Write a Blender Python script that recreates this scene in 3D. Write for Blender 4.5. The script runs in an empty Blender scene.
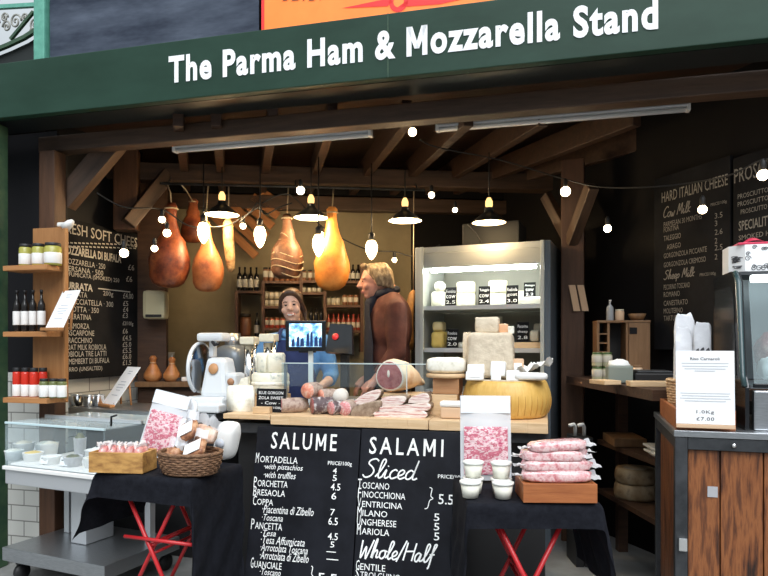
import bpy, bmesh, math, random
from mathutils import Vector, Matrix, noise, Euler
random.seed(7)
R = math.radians
SC = bpy.context.scene
COL = SC.collection
CAMZ, FPX, HZ = 1.35, 640.0, 343.0      # eye height, focal length in pixels, horizon row

# ------------------------------------------------------------------ frames
def W(u, v, Y):
    return ((u-384)/FPX*Y, Y, CAMZ+(HZ-v)/FPX*Y)
def G(u, v, z):
    "point on the level plane z"
    Y = (CAMZ-z)*FPX/(v-HZ)
    return ((u-384)/FPX*Y, Y, z)
class Pl:
    "a standing (or tilted) plane: x along it, y into it, z up it"
    def __init__(s, x, y, rz, z=0, tilt=0):
        s.O = Vector((x, y, z)); s.rz = R(rz); s.t = R(tilt)
        s.ex = Vector((math.cos(s.rz), math.sin(s.rz), 0))
        nb = Vector((-math.sin(s.rz), math.cos(s.rz), 0))
        s.up = nb*math.sin(s.t)+Vector((0, 0, math.cos(s.t)))
        s.nb = nb*math.cos(s.t)-Vector((0, 0, math.sin(s.t)))
        s.rot = (-s.t, 0, s.rz)
    def hit(s, u, v=HZ, off=0):
        d = Vector(((u-384)/FPX, 1, (HZ-v)/FPX)); C = Vector((0, 0, CAMZ))
        P = s.O+s.nb*off
        k = (P-C).dot(s.nb)/d.dot(s.nb)
        q = C+d*k-s.O
        return q.dot(s.ex), q.dot(s.up)
    def w(s, a, b, z=0):
        return tuple(s.O+s.ex*a+s.nb*b+s.up*z)

# ------------------------------------------------------------------ objects
def tag(o, label=None, cat=None, group=None, kind=None):
    if label: o['label'] = label
    if cat: o['category'] = cat
    if group: o['group'] = group
    if kind: o['kind'] = kind
    return o
def thing(name, label, cat, loc=(0, 0, 0), rz=0, group=None, rot=None):
    o = bpy.data.objects.new(name, None); COL.objects.link(o)
    o.location = loc; o.rotation_euler = rot if rot else (0, 0, rz)
    o.empty_display_size = .05
    return tag(o, label, cat, group)
def kids(o):
    return [c for c in COL.objects if c.parent == o]
def dup(root, loc, rz=None, label=None, group=None, scale=None):
    r = root.copy(); COL.objects.link(r); r.location = loc
    if rz is not None: r.rotation_euler = (0, 0, rz)
    if scale: r.scale = (scale,)*3
    if label: r['label'] = label
    if group: r['group'] = group
    for ch in kids(root):
        c = ch.copy(); COL.objects.link(c); c.parent = r
        for g in kids(ch):
            d = g.copy(); COL.objects.link(d); d.parent = c
    return r
ORD = ['first', 'second', 'third', 'fourth', 'fifth', 'sixth', 'seventh', 'eighth', 'ninth', 'tenth', 'eleventh', 'twelfth']

_fc = {}
def mend_m(vs, fs, t):
    "the thickened M of the built-in face closes up: draw its four strokes instead"
    g = list(range(len(vs)))
    def find(i):
        while g[i] != i: i = g[i]
        return i
    for f in fs:
        for a in f[1:]: g[find(a)] = find(f[0])
    isl = {}
    for i in range(len(vs)): isl.setdefault(find(i), []).append(i)
    bad = set(); nv = list(vs); nf = []
    for r, ids in isl.items():
        if len(ids) != 15: continue
        xs = [vs[i][0] for i in ids]; ys = [vs[i][1] for i in ids]
        x0, x1, y0, y1 = min(xs), max(xs), min(ys), max(ys)
        if x1-x0 < .5 or y1-y0 < .5: continue
        ar = 0
        for f in fs:
            if find(f[0]) == r:
                ar += abs(sum(vs[f[i]][0]*vs[f[(i+1) % len(f)]][1]-vs[f[(i+1) % len(f)]][0]*vs[f[i]][1] for i in range(len(f))))/2
        if ar < .8*(x1-x0)*(y1-y0): continue
        bad.add(r); w = x1-x0; h = y1-y0; m = w/2; k = .24*h
        for q in ([(0, 0), (t, 0), (t, h), (0, h)], [(w-t, 0), (w, 0), (w, h), (w-t, h)],
                  [(0, h), (t*1.15, h), (m+t*.45, k), (m-t*.45, k)], [(w-t*1.15, h), (w, h), (m+t*.45, k), (m-t*.45, k)]):
            b = len(nv); nv += [(x0+x, y0+y) for x, y in q]; nf.append((b, b+1, b+2, b+3))
    keep = [f for f in fs if find(f[0]) not in bad]
    used = sorted(set(i for f in keep+nf for i in f)); mp = {i: n for n, i in enumerate(used)}
    return [nv[i] for i in used], [tuple(mp[i] for i in f) for f in keep+nf]
def glyphs(s, bold=0, res=2, space=1.0):
    k = (s, bold, res, space)
    if k not in _fc:
        cu = bpy.data.curves.new('t', 'FONT'); cu.body = s; cu.size = 1; cu.offset = bold; cu.resolution_u = res
        cu.space_character = space
        ob = bpy.data.objects.new('t', cu); COL.objects.link(ob)
        dg = bpy.context.evaluated_depsgraph_get()
        me = ob.evaluated_get(dg).to_mesh()
        vs = [(v.co.x, v.co.y) for v in me.vertices]; fs = [tuple(p.vertices) for p in me.polygons]
        ob.evaluated_get(dg).to_mesh_clear()
        bpy.data.objects.remove(ob); bpy.data.curves.remove(cu)
        if 'M' in s and bold > 0: vs, fs = mend_m(vs, fs, .1+2*bold)
        _fc[k] = (vs, fs)
    return _fc[k]

CUR = {
 'S': (.55, [[(.5,.88),(.36,1),(.16,.92),(.12,.74),(.3,.56),(.42,.35),(.35,.1),(.15,0),(0,.14)]]),
 'l': (.28, [[(0,.05),(.15,.4),(.25,.85),(.18,1),(.1,.85),(.1,.2),(.17,0),(.3,.1)]]),
 'i': (.26, [[(0,.1),(.1,.45),(.1,.1),(.17,0),(.28,.1)], [(.12,.62),(.14,.66)]]),
 'c': (.33, [[(.3,.4),(.2,.47),(.07,.35),(.05,.15),(.15,0),(.35,.1)]]),
 'e': (.33, [[(.02,.15),(.2,.22),(.27,.38),(.17,.47),(.06,.35),(.06,.12),(.17,0),(.35,.1)]]),
 'd': (.52, [[(.3,.4),(.18,.47),(.05,.3),(.07,.05),(.2,.02),(.32,.25),(.38,1),(.33,.15),(.4,0),(.52,.08)]]),
 'W': (.62, [[(0,.95),(.08,.1),(.14,0),(.28,.6),(.36,.05),(.42,0),(.6,1)]]),
 'h': (.43, [[(.05,0),(.1,.9),(.17,1),(.12,0),(.15,.3),(.27,.45),(.32,.35),(.32,.05),(.45,.08)]]),
 'o': (.4, [[(.2,.46),(.06,.35),(.06,.1),(.2,0),(.33,.15),(.3,.4),(.2,.46),(.42,.4)]]),
 'H': (.56, [[(.05,1),(.02,0)], [(.5,1),(.47,0)], [(.02,.5),(.5,.55)]]),
 'a': (.43, [[(.3,.4),(.18,.47),(.05,.3),(.07,.05),(.2,.02),(.32,.42),(.3,.05),(.45,.08)]]),
 'f': (.32, [[(0,.1),(.2,.6),(.3,.95),(.24,1),(.18,.85),(.15,-.2),(.08,-.32)], [(.05,.42),(.3,.45)]]),
 '/': (.32, [[(0,-.1),(.28,1.1)]]),
 'C': (.5, [[(.5,.85),(.35,1),(.1,.75),(.05,.3),(.2,.02),(.45,.12)]]),
 'w': (.45, [[(0,.45),(.06,.05),(.12,0),(.2,.3),(.25,.03),(.32,0),(.42,.45)]]),
 'M': (.58, [[(0,0),(.1,1),(.25,.3),(.42,1),(.5,0)]]),
 'k': (.38, [[(.05,0),(.1,1)], [(.32,.45),(.08,.2),(.33,0)]]),
 'p': (.38, [[(.05,.45),(.02,-.35)], [(.04,.3),(.2,.45),(.3,.3),(.22,.03),(.06,.08)]]),
 ' ': (.3, []),
 '}': (.3, [[(0,1),(.14,.94),(.16,.62),(.3,.5),(.16,.38),(.14,.06),(0,0)]]),
}
def smooth_line(p, n=5):
    if len(p) < 3: return list(p)
    out = []
    q = [p[0]]+list(p)+[p[-1]]
    for i in range(1, len(q)-2):
        for j in range(n):
            t = j/n; t2 = t*t; t3 = t2*t
            out.append(tuple(.5*((2*q[i][k])+(-q[i-1][k]+q[i+1][k])*t+(2*q[i-1][k]-5*q[i][k]+4*q[i+1][k]-q[i+2][k])*t2
                       + (-q[i-1][k]+3*q[i][k]-3*q[i+1][k]+q[i+2][k])*t3) for k in range(len(p[0]))))
    out.append(tuple(p[-1]))
    return out

class M:
    def __init__(s): s.v = []; s.f = []; s.m = []; s.s = []
    def add(s, vs, fs, mi=0, sm=False, T=None):
        b = len(s.v)
        for p in vs:
            p = Vector(p)
            s.v.append(tuple(T @ p) if T is not None else tuple(p))
        for f in fs:
            s.f.append(tuple(b+i for i in f)); s.m.append(mi); s.s.append(sm)
        return s
    def box(s, c, d, bev=0, mi=0, T=None, rz=0, taper=None):
        bm = bmesh.new(); bmesh.ops.create_cube(bm, size=1)
        for v in bm.verts:
            k = taper if (taper and v.co.z > 0) else 1
            v.co = Vector((v.co.x*d[0]*k, v.co.y*d[1]*k, v.co.z*d[2]))
        if bev: bmesh.ops.bevel(bm, geom=list(bm.edges), offset=min(bev, min(d)*.45), segments=2, affect='EDGES', profile=.6)
        X = Matrix.Translation(c) @ Matrix.Rotation(rz, 4, 'Z')
        if T is not None: X = T @ X
        bm.verts.index_update()
        s.add([v.co for v in bm.verts], [[v.index for v in f.verts] for f in bm.faces], mi, False, X)
        bm.free(); return s
    def tube(s, pts, r, n=8, mi=0, T=None, sm=True, close=False, sq=False):
        P = [Vector(p) for p in pts]; k = len(P)
        rr = r if isinstance(r, (list, tuple)) else [r]*k
        vs = []; prev = None
        for i in range(k):
            a = P[max(i-1, 0)]; b = P[min(i+1, k-1)]
            if close: a = P[i-1]; b = P[(i+1) % k]
            t = (b-a)
            t = t.normalized() if t.length > 1e-9 else Vector((0, 0, 1))
            if prev is None:
                up = Vector((0, 0, 1)) if abs(t.z) < .9 else Vector((0, 1, 0))
                x = t.cross(up).normalized()
            else:
                x = (prev-t*prev.dot(t))
                x = x.normalized() if x.length > 1e-6 else t.orthogonal().normalized()
            prev = x; y = t.cross(x)
            for j in range(n):
                an = 2*math.pi*j/n+(math.pi/4 if n == 4 else 0)
                q = P[i]+(x*math.cos(an)+y*math.sin(an))*rr[i]
                vs.append(q)
        fs = []
        for i in range(k if close else k-1):
            i2 = (i+1) % k
            for j in range(n):
                fs.append((i*n+j, i*n+(j+1) % n, i2*n+(j+1) % n, i2*n+j))
        if not close:
            fs.append(tuple(range(n-1, -1, -1))); fs.append(tuple((k-1)*n+j for j in range(n)))
        return s.add(vs, fs, mi, sm and n > 4, T)
    def lathe(s, prof, n=24, c=(0, 0, 0), mi=0, T=None, sy=1, sm=True, arc=1.0, wob=0, a0=0, cap=True):
        vs = []; fs = []; m = len(prof)
        nn = n if arc == 1.0 else n+1
        for i in range(nn):
            an = a0+2*math.pi*arc*i/n
            for (r, z) in prof:
                k = 1+(wob*noise.noise((math.cos(an)*1.5+c[0]*9, math.sin(an)*1.5, z*12)) if wob else 0)
                vs.append((c[0]+r*k*math.cos(an), c[1]+r*k*math.sin(an)*sy, c[2]+z))
        for i in range(n if arc == 1.0 else n):
            i2 = (i+1) % nn
            for j in range(m-1):
                fs.append((i*m+j, i2*m+j, i2*m+j+1, i*m+j+1))
        if not cap: pass
        elif arc == 1.0:
            if prof[0][0] > 1e-6: fs.append(tuple(i*m for i in range(nn-1, -1, -1)))
            if prof[-1][0] > 1e-6: fs.append(tuple(i*m+m-1 for i in range(nn)))
        else:
            fs.append(tuple(range(m)))
            fs.append(tuple((nn-1)*m+j for j in range(m-1, -1, -1)))
            cl = [i*m+m-1 for i in range(nn)]; fs.append(tuple(cl))
            fs.append(tuple(i*m for i in range(nn-1, -1, -1)))
        return s.add(vs, fs, mi, sm, T)
    def blob(s, c, r, nu=20, nv=14, nz=0, ns=3, mi=0, T=None, seed=0, shape=None, pw=1):
        vs = []; fs = []
        for j in range(nv+1):
            ph = math.pi*j/nv
            for i in range(nu):
                th = 2*math.pi*i/nu
                d = Vector((math.sin(ph)*math.cos(th), math.sin(ph)*math.sin(th), math.cos(ph)))
                if pw != 1: d = Vector([math.copysign(abs(x)**pw, x) for x in d])
                k = 1+(nz*noise.noise(d*ns+Vector((seed*3.1, seed*1.7, seed))) if nz else 0)
                p = Vector((d.x*r[0], d.y*r[1], d.z*r[2]))*k
                p.z = max(p.z, -r[2])
                if shape: p = Vector(shape(p))
                vs.append(Vector(c)+p)
        for j in range(nv):
            for i in range(nu):
                a = j*nu+i; b = j*nu+(i+1) % nu
                fs.append((a, a+nu, b+nu, b))
        return s.add(vs, fs, mi, True, T)
    def prism(s, poly, y0, y1, mi=0, T=None, sm=False):
        "polygon in xz, drawn out along y"
        n = len(poly)
        vs = [(x, y0, z) for x, z in poly]+[(x, y1, z) for x, z in poly]
        fs = [tuple(range(n)), tuple(range(2*n-1, n-1, -1))]+[(i, i+n, (i+1) % n+n, (i+1) % n) for i in range(n)]
        return s.add(vs, fs, mi, sm, T)
    def slab(s, poly, z0, z1, mi=0, T=None):
        n = len(poly)
        vs = [(x, y, z0) for x, y in poly]+[(x, y, z1) for x, y in poly]
        fs = [tuple(range(n-1, -1, -1)), tuple(range(n, 2*n))]+[(i, (i+1) % n, (i+1) % n+n, i+n) for i in range(n)]
        return s.add(vs, fs, mi, False, T)
    def sheet(s, fn, nu, nv, mi=0, T=None, sm=True, mif=None):
        vs = [fn(i/nu, j/nv) for j in range(nv+1) for i in range(nu+1)]
        b = len(s.v); s.add(vs, [], 0, False, T)
        for j in range(nv):
            for i in range(nu):
                a = b+j*(nu+1)+i
                s.f.append((a, a+1, a+nu+2, a+nu+1)); s.s.append(sm)
                s.m.append(mif((i+.5)/nu, (j+.5)/nv) if mif else mi)
        return s
    def text(s, t, x0, x1, z0, z1, y=0, mi=0, bold=0, shear=0, res=2, T=None, space=1.0, slope=0):
        vs, fs = glyphs(t, bold, res, space)
        vs = [(x+shear*yy, yy) for x, yy in vs]
        ax = min(v[0] for v in vs); bx = max(v[0] for v in vs); az = min(v[1] for v in vs); bz = max(v[1] for v in vs)
        kx = (x1-x0)/(bx-ax); kz = (z1-z0)/(bz-az)
        return s.add([(x0+(x-ax)*kx, y, z0+(z-az)*kz+slope*(x-ax)*kx) for x, z in vs], fs, mi, False, T)
    def cursive(s, t, x0, x1, z0, z1, y=0, mi=0, w=.006, shear=.22):
        strokes = []; x = 0
        for ch in t:
            adv, st = CUR[ch]
            for q in st: strokes.append([(x+a+shear*b, b) for a, b in smooth_line(q, 6)])
            x += adv
        al = [p for q in strokes for p in q]
        ax = min(p[0] for p in al); bx = max(p[0] for p in al); az = min(p[1] for p in al); bz = max(p[1] for p in al)
        kx = (x1-x0)/(bx-ax); kz = (z1-z0)/(bz-az)
        for q in strokes:
            s.stroke([(x0+(a-ax)*kx, z0+(b-az)*kz) for a, b in q], w, y, mi)
        return s
    def stroke(s, pts, w, y=0, mi=0):
        P = [Vector(p) for p in pts]; vs = []; fs = []
        for i, p in enumerate(P):
            t = P[min(i+1, len(P)-1)]-P[max(i-1, 0)]
            n = Vector((-t.y, t.x)).normalized()*w*.5 if t.length > 0 else Vector((w*.5, 0))
            vs += [(p.x+n.x, y, p.y+n.y), (p.x-n.x, y, p.y-n.y)]
        for i in range(len(P)-1): fs.append((2*i, 2*i+1, 2*i+3, 2*i+2))
        return s.add(vs, fs, mi)
    def mesh(s, name):
        me = bpy.data.meshes.new(name); me.from_pydata(s.v, [], s.f)
        me.polygons.foreach_set('material_index', s.m); me.polygons.foreach_set('use_smooth', s.s)
        return me
    def build(s, name, mats, parent=None, loc=(0, 0, 0), rz=0, rot=None, fix=True):
        me = s.mesh(name)
        for m in (mats if isinstance(mats, (list, tuple)) else [mats]): me.materials.append(m)
        if fix:
            bm = bmesh.new(); bm.from_mesh(me); bmesh.ops.recalc_face_normals(bm, faces=bm.faces); bm.to_mesh(me); bm.free()
        o = bpy.data.objects.new(name, me); COL.objects.link(o)
        o.location = loc; o.rotation_euler = rot if rot else (0, 0, rz)
        if parent: o.parent = parent
        return o

def fuse(m, name, mats, parent, voxel=.008, it=4, matf=None, sub=False):
    "one continuous skin grown over the overlapping shapes in m"
    me = m.mesh(name); o = bpy.data.objects.new(name, me); COL.objects.link(o)
    md = o.modifiers.new('r', 'REMESH'); md.mode = 'VOXEL'; md.voxel_size = voxel
    if it:
        sm = o.modifiers.new('s', 'SMOOTH'); sm.factor = .5; sm.iterations = it
    dg = bpy.context.evaluated_depsgraph_get()
    nm = bpy.data.meshes.new_from_object(o.evaluated_get(dg)); nm.name = name
    bpy.data.objects.remove(o)
    nm.materials.clear()
    for q in (mats if isinstance(mats, (list, tuple)) else [mats]): nm.materials.append(q)
    for p in nm.polygons:
        p.use_smooth = True
        p.material_index = matf(p.center, p.normal) if matf else 0
    o = bpy.data.objects.new(name, nm); COL.objects.link(o); o.parent = parent
    return o

# ------------------------------------------------------------------ materials
def mk(name):
    m = bpy.data.materials.new(name); m.use_nodes = True
    nt = m.node_tree; nt.nodes.clear()
    out = nt.nodes.new('ShaderNodeOutputMaterial')
    return m, nt, out
def pm(name, col, rough=.55, metal=0, col2=None, sc=14, st=(1, 1, 1), bump=0, emis=0, coat=0, lo=.35, hi=.65, det=4, spec=.5, sss=0, ecol=None):
    m, nt, out = mk(name); N = nt.nodes; L = nt.links
    b = N.new('ShaderNodeBsdfPrincipled'); L.new(b.outputs[0], out.inputs[0])
    b.inputs['Base Color'].default_value = (*col, 1); b.inputs['Roughness'].default_value = rough
    b.inputs['Metallic'].default_value = metal; b.inputs['Coat Weight'].default_value = coat
    b.inputs['Specular IOR Level'].default_value = spec
    if sss: b.inputs['Subsurface Weight'].default_value = sss; b.inputs['Subsurface Radius'].default_value = (.02, .01, .006)
    if emis:
        b.inputs['Emission Color'].default_value = (*(ecol or col), 1); b.inputs['Emission Strength'].default_value = emis
    if col2 or bump:
        tc = N.new('ShaderNodeTexCoord'); mp = N.new('ShaderNodeMapping'); mp.inputs['Scale'].default_value = st
        nz = N.new('ShaderNodeTexNoise'); nz.inputs['Scale'].default_value = sc; nz.inputs['Detail'].default_value = det
        nz.inputs['Roughness'].default_value = .65
        L.new(tc.outputs['Object'], mp.inputs[0]); L.new(mp.outputs[0], nz.inputs[0])
        if col2:
            cr = N.new('ShaderNodeValToRGB')
            cr.color_ramp.elements[0].position = lo; cr.color_ramp.elements[0].color = (*col, 1)
            cr.color_ramp.elements[1].position = hi; cr.color_ramp.elements[1].color = (*col2, 1)
            L.new(nz.outputs[0], cr.inputs[0]); L.new(cr.outputs[0], b.inputs['Base Color'])
        if bump:
            bp = N.new('ShaderNodeBump'); bp.inputs['Strength'].default_value = bump; bp.inputs['Distance'].default_value = .02
            L.new(nz.outputs[0], bp.inputs['Height']); L.new(bp.outputs[0], b.inputs['Normal'])
    return m
def wood(name, c1, c2, axis=0, sc=9, rough=.55, bump=.15, coat=0):
    st = [5, 5, 5]; st[axis] = .5
    return pm(name, c1, rough, 0, c2, sc, tuple(st), bump, coat=coat, lo=.3, hi=.7, det=6)
def glass(name, tint=(.9, .97, 1), clear=.9, rough=.03, tcol=None):
    m, nt, out = mk(name); N = nt.nodes; L = nt.links
    t = N.new('ShaderNodeBsdfTransparent'); t.inputs[0].default_value = (*(tcol or tint), 1)
    g = N.new('ShaderNodeBsdfPrincipled'); g.inputs['Base Color'].default_value = (*tint, 1); g.inputs['Roughness'].default_value = rough
    mx = N.new('ShaderNodeMixShader'); fr = N.new('ShaderNodeLayerWeight'); fr.inputs[0].default_value = .35
    mr = N.new('ShaderNodeMapRange'); mr.inputs['To Min'].default_value = 1-clear; mr.inputs['To Max'].default_value = min(1, 1-clear+.35)
    L.new(fr.outputs['Facing'], mr.inputs[0]); L.new(mr.outputs[0], mx.inputs[0])
    L.new(t.outputs[0], mx.inputs[1]); L.new(g.outputs[0], mx.inputs[2]); L.new(mx.outputs[0], out.inputs[0])
    return m
def emit(name, col, st):
    m, nt, out = mk(name)
    e = nt.nodes.new('ShaderNodeEmission'); e.inputs[0].default_value = (*col, 1); e.inputs[1].default_value = st
    nt.links.new(e.outputs[0], out.inputs[0]); return m
def patchy(name, cols, sc=8, rough=.5, bump=.2, vor=0, coat=0, st=(1, 1, 1)):
    "several colours in soft patches"
    m, nt, out = mk(name); N = nt.nodes; L = nt.links
    b = N.new('ShaderNodeBsdfPrincipled'); L.new(b.outputs[0], out.inputs[0]); b.inputs['Roughness'].default_value = rough
    b.inputs['Coat Weight'].default_value = coat
    tc = N.new('ShaderNodeTexCoord'); mp = N.new('ShaderNodeMapping'); mp.inputs['Scale'].default_value = st
    L.new(tc.outputs['Object'], mp.inputs[0])
    if vor:
        nz = N.new('ShaderNodeTexVoronoi'); nz.inputs['Scale'].default_value = sc; o = nz.outputs['Color']
        sp = N.new('ShaderNodeSeparateColor'); L.new(o, sp.inputs[0]); o = sp.outputs[0]
    else:
        nz = N.new('ShaderNodeTexNoise'); nz.inputs['Scale'].default_value = sc; nz.inputs['Detail'].default_value = 5; o = nz.outputs[0]
        nz.inputs['Roughness'].default_value = .6
    L.new(mp.outputs[0], nz.inputs[0])
    cr = N.new('ShaderNodeValToRGB'); e = cr.color_ramp.elements
    n = len(cols); a, z = (.1, .9) if vor else (.32, .68)
    e[0].position = a; e[0].color = (*cols[0], 1); e[1].position = z; e[1].color = (*cols[-1], 1)
    for i in range(1, n-1):
        q = e.new(a+(z-a)*i/(n-1)); q.color = (*cols[i], 1)
    L.new(o, cr.inputs[0]); L.new(cr.outputs[0], b.inputs['Base Color'])
    if bump:
        bp = N.new('ShaderNodeBump'); bp.inputs['Strength'].default_value = bump; bp.inputs['Distance'].default_value = .01
        L.new(o, bp.inputs['Height']); L.new(bp.outputs[0], b.inputs['Normal'])
    return m
def tiled(name, dark, ztop, tile=(.62, .62, .58)):
    "white metro tiles up to a height, dark paint over them"
    m, nt, out = mk(name); N = nt.nodes; L = nt.links
    b = N.new('ShaderNodeBsdfPrincipled'); L.new(b.outputs[0], out.inputs[0]); b.inputs['Roughness'].default_value = .6; b.inputs['Specular IOR Level'].default_value = .2
    tc = N.new('ShaderNodeTexCoord'); sx = N.new('ShaderNodeSeparateXYZ'); L.new(tc.outputs['Object'], sx.inputs[0])
    cb = N.new('ShaderNodeCombineXYZ'); L.new(sx.outputs[0], cb.inputs[0]); L.new(sx.outputs[2], cb.inputs[1])
    br = N.new('ShaderNodeTexBrick'); br.inputs['Scale'].default_value = 1
    br.inputs['Color1'].default_value = (*tile, 1); br.inputs['Color2'].default_value = (*[x*.93 for x in tile], 1)
    br.inputs['Mortar'].default_value = (.22, .22, .2, 1); br.inputs['Mortar Size'].default_value = .004
    br.inputs['Brick Width'].default_value = .2; br.inputs['Row Height'].default_value = .1
    L.new(cb.outputs[0], br.inputs['Vector'])
    gt = N.new('ShaderNodeMath'); gt.operation = 'GREATER_THAN'; gt.inputs[1].default_value = ztop; L.new(sx.outputs[2], gt.inputs[0])
    mx = N.new('ShaderNodeMix'); mx.data_type = 'RGBA'; L.new(gt.outputs[0], mx.inputs[0]); L.new(br.outputs[0], mx.inputs[6])
    mx.inputs[7].default_value = (*dark, 1); L.new(mx.outputs[2], b.inputs['Base Color'])
    return m

m_white = pm('white paint', (.8, .8, .78), .4)
m_card = pm('white card', (.86, .87, .88), .5)
m_black = pm('black', (.012, .012, .013), .5)
m_blackgl = pm('black gloss', (.012, .013, .015), .18)
m_steel = pm('brushed steel', (.5, .52, .54), .32, .9, (.38, .4, .42), 30, (1, 12, 12))
m_steel2 = pm('pale steel', (.62, .64, .66), .35, .6)
m_iron = pm('dark steel frame', (.035, .038, .042), .45, .5, (.07, .074, .08), 10)
m_chrome = pm('chrome', (.8, .8, .8), .12, 1)
m_board = pm('blackboard', (.01, .01, .011), .75, 0, (.017, .017, .019), 4, spec=.1)
m_boardb = pm('blackboard blue', (.004, .0045, .007), .5, 0, (.01, .011, .016), 5, spec=.2)
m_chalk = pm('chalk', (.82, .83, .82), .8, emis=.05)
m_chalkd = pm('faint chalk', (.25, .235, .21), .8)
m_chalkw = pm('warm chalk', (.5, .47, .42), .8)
m_ink = pm('ink', (.07, .07, .08), .6)
m_inkb = pm('pale ink', (.5, .53, .58), .6)
m_green = pm('green enamel', (.007, .032, .018), .5, 0, (.018, .055, .036), 1.6, (1, 1, 2.5), .0, lo=.3, hi=.75, spec=.3)
m_greenl = pm('pale green iron', (.14, .42, .32), .45, 0, (.1, .33, .25), 20)
m_greend = pm('dark green iron', (.02, .06, .035), .45, 0, (.05, .1, .05), 14)
m_soffit = pm('soffit', (.012, .016, .015), .35)
m_sign = pm('sign white', (.86, .88, .9), .4, emis=.12)
m_tarp = pm('dark blue panel', (.022, .03, .05), .6, 0, (.09, .11, .15), 4, (.6, 1, 2.2), .1, lo=.3, hi=.72, spec=.2)
m_orange = pm('orange banner', (.95, .22, .035), .45, 0, (1, .27, .05), 3, emis=.25)
m_red = pm('red banner print', (.72, .03, .03), .45, emis=.2)
m_brownp = pm('brown banner print', (.3, .06, .02), .45)
m_beam = wood('old beam', (.04, .022, .013), (.105, .06, .036), 0, 5)
m_beamz = wood('old post', (.05, .022, .011), (.11, .05, .025), 2, 5)
m_raft = wood('rafter', (.03, .014, .008), (.075, .036, .019), 1, 5)
m_ceil = wood('roof boards', (.03, .014, .008), (.07, .032, .016), 0, 6)
m_oak = wood('light chopping board', (.58, .38, .2), (.74, .54, .33), 0, 10, .5)
m_oakz = wood('pale block', (.55, .36, .19), (.7, .5, .3), 0, 9, .5)
m_pine = wood('pine shelf', (.33, .14, .045), (.47, .22, .08), 0, 8)
m_pinez = wood('pine upright', (.3, .13, .042), (.42, .2, .07), 2, 8)
m_crate = wood('orange crate', (.26, .075, .022), (.44, .15, .045), 0, 8, .45)
m_plank = patchy('planks', [(.02, .008, .004), (.09, .028, .01), (.2, .065, .02), (.27, .095, .03), (.15, .048, .016), (.09, .03, .012)], 6, .45, .25, st=(6, 6, .7))
m_boxw = patchy('golden crate', [(.26, .12, .035), (.5, .27, .08), (.62, .36, .12)], 10, .5, .1, st=(1, 3, 3))
m_dwood = wood('dark shelf', (.045, .022, .013), (.085, .042, .023), 0, 8)
m_shelfw = wood('brown shelving', (.07, .03, .016), (.115, .052, .028), 0, 8)
m_cabw = wood('little cabinet', (.17, .085, .035), (.25, .135, .06), 2, 9)
m_wallb = pm('olive plaster', (.33, .27, .165), .85, 0, (.24, .195, .115), 2.2, bump=.05)
m_dwall = pm('black wall', (.01, .009, .009), .8, spec=.15)
m_tile = tiled('tiled wall', (.014, .014, .016), 1.16)
m_floor = pm('concrete', (.16, .16, .155), .6, 0, (.24, .245, .24), 3.5, bump=.06)
m_cloth = pm('black cloth', (.006, .0065, .01), .9, 0, (.011, .012, .017), 40, bump=.1, spec=.15)
m_redm = pm('red enamel', (.5, .02, .025), .35)
m_glass = glass('clear glass', (.9, .97, 1), .985)
m_caseg = glass('case glass', (.8, .93, .97), .96, tcol=(.96, .985, 1))
m_plast = glass('clear film', (.88, .88, .9), .6, .4)
m_plastw = glass('milky pouch', (.85, .87, .9), .45, .45)
m_cable = pm('black cable', (.01, .01, .01), .6)
m_bulb = emit('bulb glow', (1, .72, .38), 14)
m_bulbw = emit('small bulb glow', (1, .8, .5), 14)
m_fluo = emit('cold strip', (.93, 1, .97), 9)
m_enam = pm('enamel shade', (.02, .02, .02), .3)
m_enamin = pm('shade inside', (.85, .8, .7), .4, emis=1.1, ecol=(1, .75, .4))
m_cream = pm('cream cheese', (.78, .73, .58), .5, 0, (.68, .63, .48), 25, bump=.1)
m_blue = patchy('blue cheese', [(.3, .34, .32), (.72, .7, .58), (.8, .76, .62), (.74, .7, .55)], 16, .5, .1)
m_white_ch = patchy('white cheese', [(.62, .6, .48), (.82, .8, .7), (.86, .84, .76)], 26, .5, .15)
m_parm = pm('parmesan rind', (.74, .47, .13), .42, 0, (.64, .37, .085), 6, (8, 8, .6), .05)
m_parmp = pm('parmesan paste', (.72, .62, .47), .7, 0, (.6, .5, .37), 18, bump=.5)
m_yell = pm('yellow cheese', (.75, .55, .16), .5, 0, (.68, .47, .12), 12)
m_paper = pm('white paper', (.82, .82, .8), .55)
m_kraft = pm('paper wrap', (.62, .42, .27), .6)
# ================================================================== camera, light, view
cam = bpy.data.cameras.new('camera'); cam.lens = 30; cam.sensor_width = 36; cam.shift_y = (HZ-288)/768
cam.clip_end = 100
co = bpy.data.objects.new('camera', cam); COL.objects.link(co); co.location = (0, 0, CAMZ); co.rotation_euler = (R(90), 0, 0)
SC.camera = co
SC.view_settings.view_transform = 'Standard'; SC.view_settings.exposure = .42
SC.view_settings.look = 'None'
wd = bpy.data.worlds.new('hall'); SC.world = wd; wd.use_nodes = True
nt = wd.node_tree; bg = nt.nodes['Background']
tc = nt.nodes.new('ShaderNodeTexCoord'); sx = nt.nodes.new('ShaderNodeSeparateXYZ'); cr = nt.nodes.new('ShaderNodeValToRGB')
nt.links.new(tc.outputs['Generated'], sx.inputs[0]); nt.links.new(sx.outputs[2], cr.inputs[0]); nt.links.new(cr.outputs[0], bg.inputs[0])
e = cr.color_ramp.elements
e[0].position = 0; e[0].color = (.13, .14, .15, 1); e[1].position = .6; e[1].color = (.85, .94, 1, 1)
q = e.new(.12); q.color = (.3, .33, .36, 1)
bg.inputs[1].default_value = .8
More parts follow.
